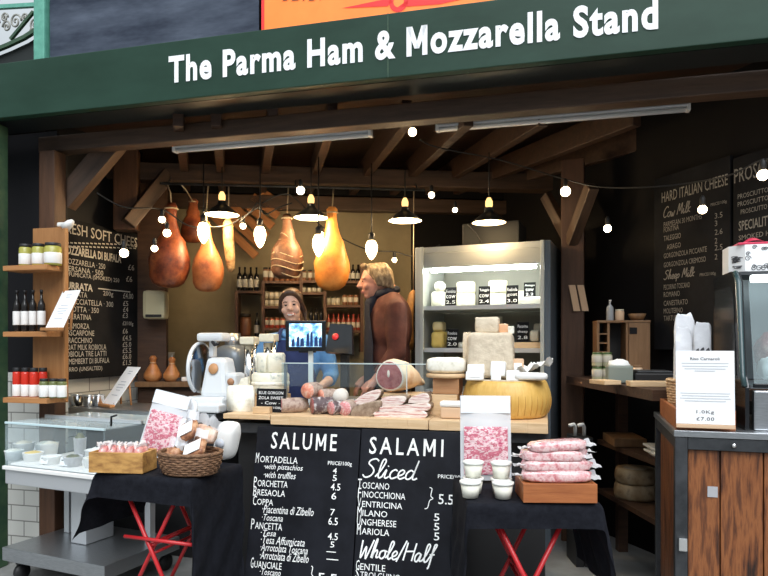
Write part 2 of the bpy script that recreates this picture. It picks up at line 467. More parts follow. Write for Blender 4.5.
def lamp(name, kind, loc, power, col, size=None, rot=None, rad=None):
    l = bpy.data.lights.new(name, kind); l.energy = power; l.color = col
    if kind == 'AREA': l.shape = 'RECTANGLE'; l.size, l.size_y = size
    if kind == 'SUN': l.angle = size
    if rad is not None and kind in ('POINT', 'SPOT'): l.shadow_soft_size = rad
    o = bpy.data.objects.new(name, l); COL.objects.link(o); o.location = loc
    if rot: o.rotation_euler = rot
    return o
lamp('roof_light_sun', 'SUN', (0, -4, 6), 2.9, (.96, .98, 1), R(50), (R(38), 0, R(10)))

# ================================================================== frames
FA = Pl(0, 3.2, -14.1)                # shop sign and front of the stall
CT = Pl(0, 3.3, -14.1)                # front edge of the counter
BW = Pl(0, 5.85, 6)                   # back wall
LW = Pl(-2.163, 4.3, 72)              # left side wall with the cheese board
RW = Pl(2.02, 3.2, -70)               # right side wall with the boards
DC = Pl(-2.144, 3.62, -23.7)          # glass deli case
CB = Pl(1.105, 2.43, -17)             # planked cabinet
FR = Pl(.218, 4.5, -22)               # tall fridge
WK = Pl(-2.23, 4.33, -19.8)           # steel worktop on the left

def structure(o): o['kind'] = 'structure'; return o
structure(M().box((0, 3, -.05), (14, 16, .1)).build('floor', m_floor))
structure(M().box((-.35, .06, 1.5), (5.4, .12, 3)).build('wall_back', m_wallb, None, BW.w(0, 0), BW.rz))
structure(M().box((.44, .1, 1.45), (.86, .1, 2.9)).build('wall_left', m_tile, None, LW.w(0, 0), LW.rz))
f0 = Pl(0, 3.54, -14.1)
structure(M().box((-2.6, .06, 1.35), (.9, .1, 2.7)).build('wall_front', m_tile, None, f0.w(0, 0), f0.rz))
structure(M().box((1.1, .03, 1.5), (1.7, .1, 3)).build('wall_back_right', m_dwall, None, BW.w(0, -.01), BW.rz))
structure(M().box((-2.95, 5.2, 1.5), (.1, 3.0, 3)).build('wall_rear_left', m_dwall))
structure(M().box((-1.3, .08, 1.5), (3.5, .1, 3)).build('wall_right', m_dwall, None, RW.w(0, 0), RW.rz))
structure(M().add([(-3.6, .26, 2.83), (3.4, .26, 2.83), (3.4, 4.4, 3.0), (-3.6, 4.4, 3.0), (-3.6, .26, 2.9), (3.4, .26, 2.9), (3.4, 4.4, 3.07), (-3.6, 4.4, 3.07)], [(0, 1, 2, 3), (4, 5, 6, 7), (0, 1, 5, 4), (1, 2, 6, 5), (2, 3, 7, 6), (3, 0, 4, 7)]).build('ceiling', m_ceil, None, FA.w(0, 0), FA.rz))
uw, _ = FA.hit(41, off=.2)
structure(M().box((2.15+uw/2, .2, 3.48), (4.3-uw, .06, 1.1)).build('wall_upper', m_dwall, None, FA.w(0, 0), FA.rz))

# ---- sign fascia
a0, _ = FA.hit(-60); a1, _ = FA.hit(860)
sg = thing('shop_sign', 'long dark green shop sign with white lettering above the stall opening', 'sign', FA.w(0, 0), FA.rz)
M().box(((a0+a1)/2, .025, 2.835), (a1-a0, .05, .32), .004).build('sign_board', m_green, sg)
M().box(((a0+a1)/2, .155, 2.7), (a1-a0, .2, .05)).build('soffit', m_soffit, sg)
x0, zb = FA.hit(169, 83); x1, _ = FA.hit(658, 28); _, zt = FA.hit(169, 57)
M().text('The Parma Ham & Mozzarella Stand', x0, x1, zb-.005, zt+.003, -.004, bold=.036, res=4, space=1.14).build('lettering', m_sign, sg)
xs, _ = FA.hit(388, 50)
M().box((xs, -.001, 2.835), (.006, .004, .318)).build('seam_strip', m_greend, sg)
# ---- panels above the sign
UP = Pl(0, 3.28, -14.1)
u0, _ = UP.hit(50); u1, _ = UP.hit(259); u2, _ = UP.hit(262); u3, _ = UP.hit(700)
t = thing('dark_panel', 'dark blue rippled panel above the left of the green sign', 'panel', UP.w(0, 0), UP.rz)
M().sheet(lambda a, b: (u0+(u1-u0)*a, .012*noise.noise((a*5, b*4, 1)), 2.99+.8*b), 40, 30).build('sheet', m_tarp, t)
M().box(((u0+u1)/2, .03, 3.0), (u1-u0, .03, .03)).build('bottom_rail', m_iron, t)
t = thing('orange_banner', 'bright orange banner with red print above the green sign', 'banner', UP.w(0, 0), UP.rz)
M().box(((u2+u3)/2, 0, 3.3), (u3-u2, .012, .62)).build('banner_sheet', m_orange, t)
def up(u, v): return UP.hit(u, v)
p = M()
def upoly(pts, y=-.008):
    q = [up(*a) for a in pts]; p.add([(a, y, b) for a, b in q], [tuple(range(len(q)))])
upoly([(342, 9), (385, 0), (392, -6), (392, 3), (388, 7)]); upoly([(398, 8), (412, -2), (480, -14), (480, -4), (440, 5)])
upoly([(380, -40), (410, -40), (402, -4), (392, -4)])
cx, cz = up(399, 2); ring = [(cx+.05*math.cos(i*.2618), cz+.05*math.sin(i*.2618)*1.1) for i in range(24)]
rg = [(x, -.008, z) for x, z in ring]+[(cx+(x-cx)*.55, -.008, cz+(z-cz)*.55) for x, z in ring]
p.add(rg, [(i, (i+1) % 24, 24+(i+1) % 24, 24+i) for i in range(24)])
p.build('red_print', m_red, t, fix=False)
p = M(); upoly([(262, -40), (265, -40), (265, 30), (262, 30)]); p.build('red_border', m_red, t, fix=False)
p = M()
for k, (ua, ub) in enumerate([(283, 290), (292, 301), (303, 307), (309, 317), (320, 323)]): upoly([(ua, 2), (ub-2, 1.2), (ub+1, -9), (ua+4, -8)])
p.build('brown_print', m_brownp, t, fix=False)

# ---- iron work, top left
IR = Pl(-1.75, 3.72, -14.1)
ii = lambda u, v=HZ: IR.hit(u, v)
t = thing('iron_bracket', 'pale green cast iron bracket with scroll lattice at the top left corner', 'ironwork', IR.w(0, 0), IR.rz)
a, _ = ii(37); b, _ = ii(48)
M().box(((a+b)/2, 0, 3.4), (b-a, .06, .78), .01).build('post', m_greenl, t)
x0, z0 = ii(-60, 9); x1, z1 = ii(40, 3)
M().tube([(x0, .02, z0), (x1, .02, z1)], .016, 4).build('top_rail', m_greenl, t)
pts = [ii(u, v) for u, v in [(-60, 66), (-20, 54), (5, 44), (22, 36), (36, 27)]]
M().tube([(x, .02, z) for x, z in pts], .016, 4).build('arch_rail', m_greend, t)
x0, z0 = ii(8, 38); x1, z1 = ii(31, 10)
M().tube([(x0, .02, z0), (x1, .02, z1)], .012, 4).build('diagonal_brace', m_greend, t)
m_scroll = pm('scroll iron', (.3, .3, .27), .5)
p = M()
for (u, v, r, k) in [(13, 20, 6.5, 1), (4, 25, 5, -1), (32, 24, 6, 1), (30, 30, 3, -1), (-8, 22, 6, 1), (2, 16, 4, 1), (22, 16, 3.5, 1), (-20, 24, 7, -1)]:
    cx, cz = ii(u, v); r *= .0062
    p.tube([(cx+k*r*(1-i/26)*math.cos(i*.45), .02, cz+r*1.2*(1-i/26)*math.sin(i*.45)) for i in range(24)], .006, 5)
p.build('scroll_lattice', m_scroll, t, fix=False)
x0, _ = ii(-80); x1, _ = ii(37)
M().prism([(x0, 3.0), (x1, 3.0)]+[ii(u, v) for u, v in [(36, 30), (22, 39), (5, 47), (-20, 57), (-60, 69)]], .05, .07).build('dark_infill', m_soffit, t)

# ---- green front post, beams, posts, rafters
GP = Pl(0, 3.22, -14.1)
a, _ = GP.hit(-16); b, _ = GP.hit(9, off=.1)
structure(M().box(((a+b)/2, .05, 1.33), (b-a, .09, 2.66), .006).build('trim_1', m_greend, None, GP.w(0, 0), GP.rz))
a, _ = FA.hit(44, off=.35); b, _ = FA.hit(860, off=.35)
structure(M().box(((a+b)/2, .35, 2.607), (b-a, .1, .1), .008).build('beam_front', m_beam, None, FA.w(0, 0), FA.rz))
def bar(name, p0, p1, w, mat):
    p0, p1 = Vector(p0), Vector(p1); L = (p1-p0).length
    x = (p1-p0).normalized(); q = x.to_track_quat('X', 'Z')
    o = M().box((L/2, 0, 0), (L, w[0], w[1]), .006).build(name, mat, None, p0); o.rotation_euler = q.to_euler()
    return structure(o)
x, y, _ = W(52.5, 300, 4.0)
structure(M().box((0, 0, 1.27), (.115, .1, 2.54), .008).build('post_left', m_beamz, None, (x, y, 0), FA.rz))
bar('brace_left', W(64, 203, 4.1), W(116, 142, 4.1), (.1, .13), m_beam)
x, y, _ = W(127, 190, 4.74)
structure(M().box((0, 0, 2.48), (.17, .13, .6), .01).build('post_inner', m_beamz, None, (x, y, 0), R(10)))
bar('brace_inner', W(128, 224, 4.66), W(168, 174, 4.85), (.09, .1), m_beam)
BB = Pl(0, 5.05, 6)
structure(M().box((0, 0, 2.64), (4.6, .14, .13), .008).build('beam_back', m_beam, None, BB.w(0, 0), BB.rz))
structure(M().box((-.35, 0, 2.79), (5.2, .06, .26)).build('lintel_back', m_dwall, None, BW.w(0, -.1), BW.rz))  # flat dark band across the top of the back wall
structure(M().box((-.35, 0, 2.58), (4.6, .1, .12), .008).build('beam_wall', m_beam, None, BW.w(0, -.12), BW.rz))
for (u0, v0, u1, v1) in [(185, 168, 178, 146), (221, 164, 216, 142), (265, 166, 273, 142), (315, 168, 333, 138), (366, 170, 408, 138), (412, 172, 470, 130), (457, 174, 545, 126),
                         (500, 174, 640, 118), (540, 176, 742, 112), (590, 178, 880, 100)]:
    P0 = Vector(W(u0, v0, 5.02)); P0.z = 2.72
    P1 = Vector(W(u1, v1, 3.68)); P1.z = 2.68
    d = (P1-P0).normalized(); P1 = P1-d*.02
    bar('ceiling_rafter', P0-d*.7, P1, (.06, .15), m_raft)
# right post with its braces
x, y, _ = W(573, 300, 4.4)
structure(M().box((0, 0, 1.3), (.15, .13, 2.6), .008).build('post_right', m_beamz, None, (x, y, 0), R(-20)))
bar('brace_right', W(571, 243, 4.36), W(592, 186, 4.1), (.07, .08), m_beam)
bar('brace_right', W(569, 240, 4.4), W(546, 196, 4.6), (.06, .07), m_beam)
for (u, dx) in ((571, .3), (579, .32)):
    pass

# ---- unlit fluorescent battens
def batten(u0, v0, u1, v1, Y0, lab):
    A = Vector(W(u0, v0, Y0)); k = Vector(FA.ex); 
    # follow the front of the stall
    B = None
    for i in range(4000):
        q = A+k*(i*.001)
        if 384+q.x/q.y*FPX >= u1: B = q; break
    L = (B-A).length; dz = (CAMZ+(HZ-v1)/FPX*B.y)-A.z
    t = thing('hanging_strip_light', lab, 'lamp', A, FA.rz, 'unlit tube lights')
    M().box((L/2, 0, .012), (L, .05, .04), .01).build('batten', m_steel2, t)
    M().tube([(.02, 0, -.02), (L-.02, 0, -.02)], .013, 10).build('tube', m_white, t)
    for s in (0.01, L-.01): M().box((s, 0, -.008), (.02, .05, .045), .005).build('end_cap', m_white, t)
    M().tube(smooth_line([(.06, 0, .03), (.1, .03, .12), (.2, .05, .14), (.22, .06, .17)]), .004, 5).build('cable', m_cable, t)
batten(174, 148, 372, 134, 4.0, 'unlit white strip light under the rafters at the left')
batten(436, 127, 690, 108, 3.85, 'longer unlit white strip light under the rafters at the right')
# ================================================================== boards with writing
def brd(name, label, pl, u0, u1, v0, v1, parts, thick=.02, mat=None, frame=None, uv0=None):
    "a board whose outline is given by where its corners are seen on the plane"
    t = thing(name, label, 'menu board', pl.O, rot=pl.rot)
    vm = min(560, (v0+v1)/2)
    a0, _ = pl.hit(u0, vm); a1, _ = pl.hit(u1, vm)
    um = uv0 or u0
    _, c0 = pl.hit(um, v0); _, c1 = pl.hit(um, v1)
    if pl.t: c0 = min(c0, -.004)
    pn = M().box(((a0+a1)/2, thick/2+.001, (c0+c1)/2), (a1-a0, thick, c0-c1), .003).build('panel', mat or m_board, t); t['pn'] = pn.name
    if frame:
        p = M()
        p.box((a1, thick/2, (c0+c1)/2), (.018, thick*1.6, c0-c1))
        p.build('edge_strip', frame, t)
    return t
class Wr:
    "chalk lines, each set where it is seen on the board; lines close together become one lettering"
    def __init__(s, pl): s.pl = pl; s.ms = []
    def bx(s, u0, u1, v0, v1):
        vm = (v0+v1)/2; um = (u0+u1)/2
        return s.pl.hit(u0, vm)[0], s.pl.hit(u1, vm)[0], s.pl.hit(um, v1)[1], s.pl.hit(um, v0)[1]
    def put(s, m):
        xs = [v[0] for v in m.v]; zs = [v[2] for v in m.v]
        s.ms.append([m, min(xs), max(xs), min(zs), max(zs)]); return s
    def t(s, txt, u0, u1, v0, v1, bold=.004, shear=0, space=1.0):
        a0, a1, c0, c1 = s.bx(u0, u1, v0, v1)
        return s.put(M().text(txt, a0, a1, c0, c1, -.002, bold=bold, shear=shear, space=space))
    def cap(s, txt, u0, u1, v0, v1, bold=.0):
        "small capitals under a taller first letter"
        a0, a1, c0, c1 = s.bx(u0, u1, v0, v1); h = c1-c0
        k = 1.05/(len(txt)+.05); q = a0+(a1-a0)*k
        m = M().text(txt[0], a0, q-(a1-a0)*.03, c0-h*.08, c1, -.002, bold=bold)
        return s.put(m.text(txt[1:], q, a1, c0, c0+h*.68, -.002, bold=bold))
    def cur(s, txt, u0, u1, v0, v1, w=.006):
        a0, a1, c0, c1 = s.bx(u0, u1, v0, v1)
        return s.put(M().cursive(txt, a0, a1, c0, c1, -.002, w=w))
    def dash(s, u0, u1, v, w=.004):
        a0, c = s.pl.hit(u0, v); a1, _ = s.pl.hit(u1, v)
        return s.put(M().stroke([(a0, c), (a1, c)], w, -.002))
    def done(s, mat, t):
        n = len(s.ms); g = list(range(n))
        def find(i):
            while g[i] != i: i = g[i]
            return i
        for i in range(n):
            for j in range(i):
                A, B = s.ms[i], s.ms[j]
                if max(A[1]-B[2], B[1]-A[2], A[3]-B[4], B[3]-A[4]) < .018: g[find(i)] = find(j)
        for r in sorted(set(find(i) for i in range(n))):
            m = M()
            for i in range(n):
                if find(i) == r: m.add(s.ms[i][0].v, s.ms[i][0].f)
            m.build('chalk_lettering', mat, bpy.data.objects[t['pn']], fix=False)

# ---- the two counter boards lean out at the foot
SB = Pl(0, 3.272, -14.1, .912, 12)
b1 = brd('menu_blackboard', 'black SALUME price board leaning on the counter front, left of the pair', SB, 248, 354.5, 427.5, 640, 0, .012, m_boardb, uv0=300)
w = Wr(SB)
w.t('SALUME', 271.5, 337, 433, 450, .008, space=1.3)
w.cap('MORTADELLA', 256, 298, 453.5, 463)
w.t('\u00b7with pistachios', 264, 303, 464.5, 471.5, .0, .25).t('\u00b7with truffles', 264, 296, 472, 478.5, .0, .25)
w.cap('PORCHETTA', 254, 288, 477.5, 487).cap('BRESAOLA', 253.6, 285.5, 486.8, 496).cap('COPPA', 253.2, 273.5, 496, 505)
w.t('\u00b7Piacentina di Zibello', 262.5, 314, 506.5, 514.5, .0, .25).t('\u00b7Toscana', 262, 283, 514.5, 521, .0, .25)
w.cap('PANCETTA', 251.3, 282.5, 519.5, 529.5)
w.t('\u00b7Tesa', 261, 276, 530, 536, .0, .25).t('\u00b7Tesa Affumicata', 261, 305, 537, 545, .0, .25)
w.t('\u00b7Arrotolata Toscana', 260.5, 308, 545, 552.5, .0, .25).t('\u00b7Arrotolata di Zibello', 260, 309, 552.5, 561, .0, .25)
w.cap('GUANCIALE', 251, 282, 558.5, 568.5)
w.t('\u00b7Toscano', 260, 281, 569, 575.5, .0, .25).t('\u00b7Affumicato', 259.5, 290, 577, 584, .0, .25)
w.t('PRICE/100g', 328, 352, 461.5, 466.5, .006).t('4', 333, 337, 468, 473.5).t('5', 332.8, 337, 475, 481).t('4.5', 331, 340.5, 483.5, 490.5)
w.t('6', 331.5, 336.5, 492.5, 499.5).t('7', 330.5, 335, 509, 515.5).t('6.5', 328.5, 338, 517.5, 525).t('4.5', 328, 338, 533, 540).t('5', 330.5, 334.5, 541.5, 547.5)
w.dash(326.5, 336, 551.5).dash(326.5, 338.5, 559).t('5.5', 318, 337, 573.5, 583)
w.cur('}', 308, 313, 566, 586, .004)
w.done(m_chalk, b1)
SB2 = Pl(0, 3.268, -14.1, .912, 12)
b2 = brd('menu_blackboard', 'black SALAMI price board leaning on the counter front, right of the pair', SB2, 355.5, 463, 428.5, 640, 0, .012, m_boardb, uv0=410)
w = Wr(SB2)
w.t('SALAMI', 369.5, 443.5, 438, 455.5, .008, space=1.35)
w.cur('Sliced', 363, 419, 459.5, 478.5, .0075)
w.t('PRICE/100g', 438, 466, 475, 480, .006)
for tx, u0, u1, v0, v1 in [('TOSCANO', 356.5, 388, 479.5, 489), ('FINOCCHIONA', 356.6, 404, 489, 498.5), ('VENTRICINA', 356.2, 401, 499, 508), ('MILANO', 356, 386, 507.5, 516.5),
                           ('UNGHERESE', 355.6, 395, 516.5, 526), ('MARIOLA', 355.6, 388, 525.5, 535), ('GENTILE', 354.6, 384, 561, 570.5), ('STROLGHINO', 354.2, 399, 570, 579)]:
    w.cap(tx, u0+1.5, u1+1.5, v0, v1)
w.cur('}', 425, 433, 487.5, 509, .004)
w.t('5.5', 438.5, 453.5, 494.5, 504.5, .004).t('5', 434, 439.5, 513.5, 521).t('5', 434, 439.5, 523, 530.5).t('5', 434, 439.5, 532.5, 540.5)
w.cur('Whole/Half', 360.5, 437, 540, 566, .0075)
w.done(m_chalk, b2)

# ---- fresh soft cheese, left wall
LB = Pl(-2.163, 4.3, 72, 0)
b3 = brd('menu_blackboard', 'tall FRESH SOFT CHEESE blackboard on the left side wall', LB, 60, 143, 217, 380, 0, .03, None, m_beamz, uv0=64)
w = Wr(LB)
def lt(tx, u0, u1, vm, h, bold=.0):
    "lines here run into the depth: height measured at the middle of the line"
    w.t(tx, u0, u1, vm-h/2, vm+h/2, bold)
lt('FRESH SOFT CHEESE', 61, 141, 235, 10.5, .004)
for k, (tx, u0, u1) in enumerate([('ALL PRICES PER PIECE UNLESS STATED', 66, 139), ('TAKEN FRESH DAILY', 69, 139)]):
    for i in range(int((u1-u0)/4)): w.dash(u0+i*4, u0+i*4+2.6, 242.5+k*3.6+i*.12, .009)
lt('MOZZARELLA DI BUFALA', 62, 121, 254, 8.5, .03)
lt('MOZZARELLA \u00b7 250', 64, 105, 263.5, 5.5); lt('\u00a36', 128, 134, 267.5, 5.5)
lt('VERSANA \u00b7 500', 64, 103, 270.5, 5.5)
lt('AFFUMICATA (SMOKED) 250', 63, 119, 277.5, 5.5); lt('\u00a36', 126, 132, 279, 5.5)
lt('BURRATA', 62, 92.5, 286.5, 7.5, .03); w.dash(98, 130, 288.5, .008)
lt('BURRATA', 64, 87, 294.3, 5.5); lt('200g', 103, 113, 294.3, 6); lt('\u00a34.00', 123, 133, 296, 5.5)
lt('STRACCIATELLA \u00b7 300', 62, 113, 302.5, 5.5); lt('\u00a35', 123, 128, 303.5, 5)
lt('RICOTTA \u00b7 350', 63, 98.5, 309.5, 5.5); lt('\u00a34', 123, 128, 309.5, 5)
lt('BURRATINA', 64, 91, 316.8, 5.5); lt('\u00a33', 122.5, 127.5, 315.5, 5)
lt('SCAMORZA', 64, 89, 326, 5.5); lt('\u00a32/100g', 122.5, 133, 324, 5)
lt('MASCARPONE', 63, 94, 333, 5.5); lt('\u00a36', 122.5, 127.5, 331, 5)
lt('STRACCHINO', 63, 92, 340.3, 5.5); lt('\u00a34.5', 122.5, 131, 338, 5)
lt('GOAT MILK ROBIOLA', 63, 106, 347.2, 5.5); lt('\u00a35.0', 122.5, 131, 344.5, 5)
lt('ROBIOLA TRE LATTI', 63, 106, 353.8, 5.5); lt('\u00a35.5', 122.5, 131, 350.5, 5)
lt('CAMEMBERT DI BUFALA', 62, 109, 361, 5.5); lt('\u00a36.0', 122.5, 131, 356.5, 5)
lt('BURRO (UNSALTED)', 63, 102, 369.5, 5.5); lt('\u00a31.5', 122.5, 131, 362.5, 5)
w.done(m_chalkw, b3)
t = thing('clip_lamp', 'small white clip lamp at the top corner of the soft cheese board', 'lamp', W(67, 226, 3.84), R(-14))
M().lathe([(.0, -.02), (.03, -.018), (.022, .03), (.012, .05), (0, .05)], 14, T=Matrix.Rotation(R(55), 4, 'Y')).build('lamp_shade', m_white, t)
M().box((-.045, .01, .012), (.05, .03, .025), .008).build('clip', m_white, t)

# ---- hard cheese and ham boards, right wall
RB = Pl(2.02, 3.2, -70)
RB = Pl(*RB.w(0, -.022)[:2], -70)
b4 = brd('menu_blackboard', 'HARD ITALIAN CHEESE blackboard on the dark right side wall', RB, 654, 730, 168, 350, 0, .02, None, None, uv0=690)
w = Wr(RB)
w.t('HARD ITALIAN CHEESE', 662, 728, 183, 194, .002).cur('Cow Milk', 664, 691, 204, 215, .006)
w.t('PRICE/100g', 711, 727, 201.5, 205.5, 0)
for tx, u0, u1, v, pr in [('PARMESAN 30 MONTHS', 664, 702, 220.5, '3.5'), ('FONTINA', 664, 679, 228.5, '3'), ('TALEGGIO', 664, 681, 237, '2.6'), ('ASIAGO', 667, 681, 246, '2'),
                         ('GORGONZOLA PICCANTE', 664, 707, 252.5, '2.5'), ('GORGONZOLA CREMOSO', 664, 706, 262, '2')]:
    w.t(tx, u0, u1, v-2.6, v+2.6, 0); w.t(pr, 715, 715+2.6*len(pr), v-8, v-2.5, 0)
w.cur('Sheep Milk', 664, 695, 268, 281, .006); w.t('PRICE/100g', 700, 716, 272.5, 276.5, 0)
for tx, u0, u1, v in [('PECORINO TOSCANO', 664, 690, 286), ('ROMANO', 664, 680, 294), ('CANESTRATO', 664, 688, 302.5), ('MOLITERNO', 664, 683, 310.5), ('TARTUFO', 664, 680, 318)]:
    w.t(tx, u0, u1, v-2.6, v+2.6, 0)
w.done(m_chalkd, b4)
b5 = brd('menu_blackboard', 'PROSCIUTTO blackboard on the right side wall above the glass ham cabinet', RB, 733, 800, 150, 350, 0, .02, None, None, uv0=760)
w = Wr(RB)
w.t('PROSCIUTTO', 734.5, 798, 160, 175, .004).t('PROSCIUTTO CRUDO', 738, 790, 188, 193, 0).t('PROSCIUTTO COTTO', 738, 790, 196, 201, 0).t('PROSCIUTTO TOSCANO', 741, 792, 204, 209, 0)
w.t('SPECIALITY', 739, 772, 218, 228, .01).t('SMOKED HAM', 739, 780, 232, 237, 0)
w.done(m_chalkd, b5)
# ================================================================== counter
TOP = .963; WTOP = .917
ca, _ = CT.hit(226); cb, _ = CT.hit(549.5)
t = thing('counter', 'black fronted serving counter carrying the chopping boards', 'counter', CT.w(0, 0), CT.rz)
M().box(((ca+cb)/2, .42, .432), (cb-ca-.04, .62, .846)).build('carcass', m_black, t)
M().box(((ca+cb)/2, .39, .884), (cb-ca, .74, .054), .004).build('worktop', m_iron, t)
t2 = M()
def cboard(name, label, u0, u1, b0, b1, z0, mat=m_oak):
    a0, _ = CT.hit(u0); a1, _ = CT.hit(u1)
    m = M(); n = max(1, round((a1-a0)/.11))
    for i in range(n):
        x0 = a0+(a1-a0)*i/n; x1 = a0+(a1-a0)*(i+1)/n
        m.box(((x0+x1)/2, (b0+b1)/2, (z0+TOP)/2), (x1-x0+.0004, b1-b0, TOP-z0), .003)
    o = m.build(name, mat, None, CT.w(0, 0), CT.rz)
    return tag(o, label, 'chopping board')
cboard('chopping_board', 'thin pale board at the left end of the counter under the white half cheese', 224.5, 271, -.015, .34, .936)
cboard('chopping_board', 'long thick pale butcher board under the salamis and pancetta', 272, 429, -.02, .52, .913)
cboard('chopping_board', 'short pale board just right of the long butcher board', 430, 466, -.03, .5, .913)
cboard('chopping_board', 'pale board under the big yellow hard cheese wheel', 467, 548, -.03, .58, .913)

def onc(u, b, z=TOP, dz=.001):
    a, _ = CT.hit(u, off=b); return CT.w(a, b, z+dz)
def cw(u0, u1, b):
    return CT.hit(u1, off=b)[0]-CT.hit(u0, off=b)[0]
def cz(u, v, b):
    return CT.hit(u, v, b)[1]
# half cheese, left end
h = .145
t = thing('half_cheese', 'white speckled half wheel of cheese on the thin board beside the slicer', 'cheese', onc(240, .1), CT.rz)
M().lathe([(0, 0), (.075, 0), (.082, .012), (.084, .07), (.082, .125), (.072, h), (0, h)], 24, arc=.5, sy=.95).build('paste', m_white_ch, t)
# riser and blue cheeses behind
zt = cz(270, 394, .38)
t = tag(M().box((0, 0, (zt-TOP)/2), (.2, .17, zt-TOP-.002), .004).build('wooden_riser', m_oakz, None, onc(270, .38), CT.rz), 'wooden riser block under the stacked blue cheeses', 'box')
z2 = cz(270, 372, .38); z3 = cz(270, 353, .38)
def bluewheel(name, label, u, z, hh, r, gap):
    t = thing(name, label, 'cheese', onc(u, .37, z), CT.rz)
    if gap:
        M().lathe([(0, 0), (r-.008, 0), (r, .012), (r, hh-.014), (r-.01, hh), (0, hh)], 26, arc=.8, a0=R(-78), wob=.02).build('paste', m_blue, t)
        M().lathe([(0.01, 0), (r-.01, 0), (r-.002, .012), (r-.004, hh-.02), (r-.02, hh-.006), (0.01, hh-.006)], 7, arc=.13, a0=R(-131), wob=.02).build('wedge', m_blue, t)
    else:
        M().lathe([(0, 0), (r-.01, 0), (r, .015), (r, hh-.015), (r-.012, hh), (0, hh)], 30, wob=.02).build('paste', m_blue, t)
        M().lathe([(r+.0005, hh*.42), (r+.003, hh*.45), (r+.003, hh*.55), (r+.0005, hh*.58)], 30).build('paper_band', m_white_ch, t)
bluewheel('blue_cheese', 'lower blue veined cheese of the stack behind the price slate', 270.5, zt, z2-zt-.002, .112, False)
bluewheel('blue_cheese', 'upper blue veined cheese of the stack, cut with a dark gap', 270.5, z2, z3-z2, .089, True)
t = thing('cheese_wedge', 'small white cheese wedge between slicer and blue cheese stack', 'cheese', onc(243.5, .26, cz(244, 391, .26)), CT.rz+R(15))
M().prism([(-.035, 0), (.035, 0), (.03, .085), (-.008, .075)], -.03, .04).build('paste', m_white_ch, t)
tag(M().box((0, 0, .04), (.075, .09, cz(244, 391, .26)-TOP-.003), .004).build('wooden_block', m_oakz, None, onc(243.5, .26, TOP, (cz(244, 391, .26)-TOP)/2-.04), CT.rz), 'small wooden block under the white cheese wedge', 'box')
# slates
def slate(label, pl, a, b, z, wd, ht, lines, tilt=8, block=None, mat=m_chalk):
    t = thing('price_slate', label, 'price tag', pl.w(a, b, z), rot=(-R(tilt), 0, pl.rz))
    sl_ = M().box((0, .004, ht/2), (wd, .006, ht), .001).build('slate', m_board, t)
    m = M(); n = len(lines)
    for i, tx in enumerate(lines):
        zz = ht*(.93-.86*(i+.8)/n); ww = min(wd*.84, len(tx)*ht/n*.5)
        m.text(tx, -ww/2, ww/2, zz, zz+ht/n*.5, -.001, bold=.0)
    m.build('chalk_lettering', mat, sl_, fix=False)
    if block: M().box((0, .004, -.001), (wd*.4, .03, .02), .002).build('holder', m_oakz, t)
    return t
a, _ = CT.hit(269.5, off=.075)
slate('black price slate with chalk writing in front of the blue cheeses', CT, a, .085, TOP+.004, cw(255, 284, .075), .13, ['BLUE GORGON', 'ZOLA SWEET', '- Cow -', '\u00a31.90 /100g'], 6)
a, _ = CT.hit(262.5, off=.05)
tag(M().box((0, 0, .018), (.1, .04, .036), .003).build('slate_holder', m_oakz, None, CT.w(a, .05, TOP+.001), CT.rz), 'light wooden block holding the black price slate', 'block')

# salamis ---------------------------------------------------------
m_sal1 = patchy('cut salami pink', [(.38, .12, .11), (.28, .07, .07), (.56, .34, .3)], 60, .45, 0)
m_sal2 = patchy('dusty casing', [(.24, .14, .11), (.44, .34, .28), (.15, .07, .055)], 24, .7, .3)
m_sal3 = patchy('red coarse cut', [(.62, .12, .08), (.75, .3, .2), (.82, .62, .5)], 34, .4, .1)
m_sal4 = patchy('black white netting', [(.07, .045, .05), (.12, .08, .085), (.75, .72, .7)], 34, .6, .2)
m_sal5 = patchy('fat marbled', [(.8, .72, .68), (.55, .16, .17), (.78, .66, .62)], 42, .45, 0)
m_salw = patchy('white mould casing', [(.72, .68, .62), (.6, .54, .47)], 20, .8, .2)
def salami(label, u, v, b, rpx, L, casing, face, yaw=0, sq=1.0, group=None):
    a, z = CT.hit(u, v, b); r = rpx*CT.w(a, b)[1]/FPX
    t = thing('salami', label, 'salami', CT.w(a, b, z), CT.rz+R(yaw))
    L = min(L, .16)
    prof = [(r*.96, 0), (r, .006), (r*1.03, L*.3), (r*1.0, L*.7), (r*.75, L*.94), (r*.25, L), (0, L)]
    T = Matrix.Scale(sq, 4, (0, 0, 1)) @ Matrix.Rotation(R(-90), 4, 'X')
    M().lathe(prof, 22, T=T, wob=.06).build('casing', casing, t)
    M().lathe([(0, -.001), (r*.92, -.001), (r*.95, .004), (0, .004)], 22, T=T).build('cut_face', face, t)
    return t
salami('grey brown mould dusted salami with a pinkish cut end at the left of the pile', 281, 405.5, .1, 8, .155, m_sal2, m_sal1, -58, .95)
salami('bright red coarse cut salami resting on top of the pile', 307.5, 390.7, .11, 8.2, .12, m_sal2, m_sal3, -12, .98)
salami('black and white netted salami with a pink cut end in the middle of the board', 312, 405.5, .075, 8.6, .15, m_sal4, m_sal1, -55)
salami('small dark dusted salami end between the netted one and the coppa', 331, 408, .05, 7, .12, m_sal4, m_sal5, -35)
salami('reddish salami end peeping out behind the bright red one', 321, 396, .12, 7, .11, m_sal2, m_sal3, -40)
salami('marbled coppa end with a pink and white cut face', 344.5, 408.5, .06, 7.8, .13, m_sal2, m_sal5, -6)
salami('white floury salami end resting behind the marbled coppa', 340, 396.5, .11, 7.4, .12, m_salw, m_salw, 12)
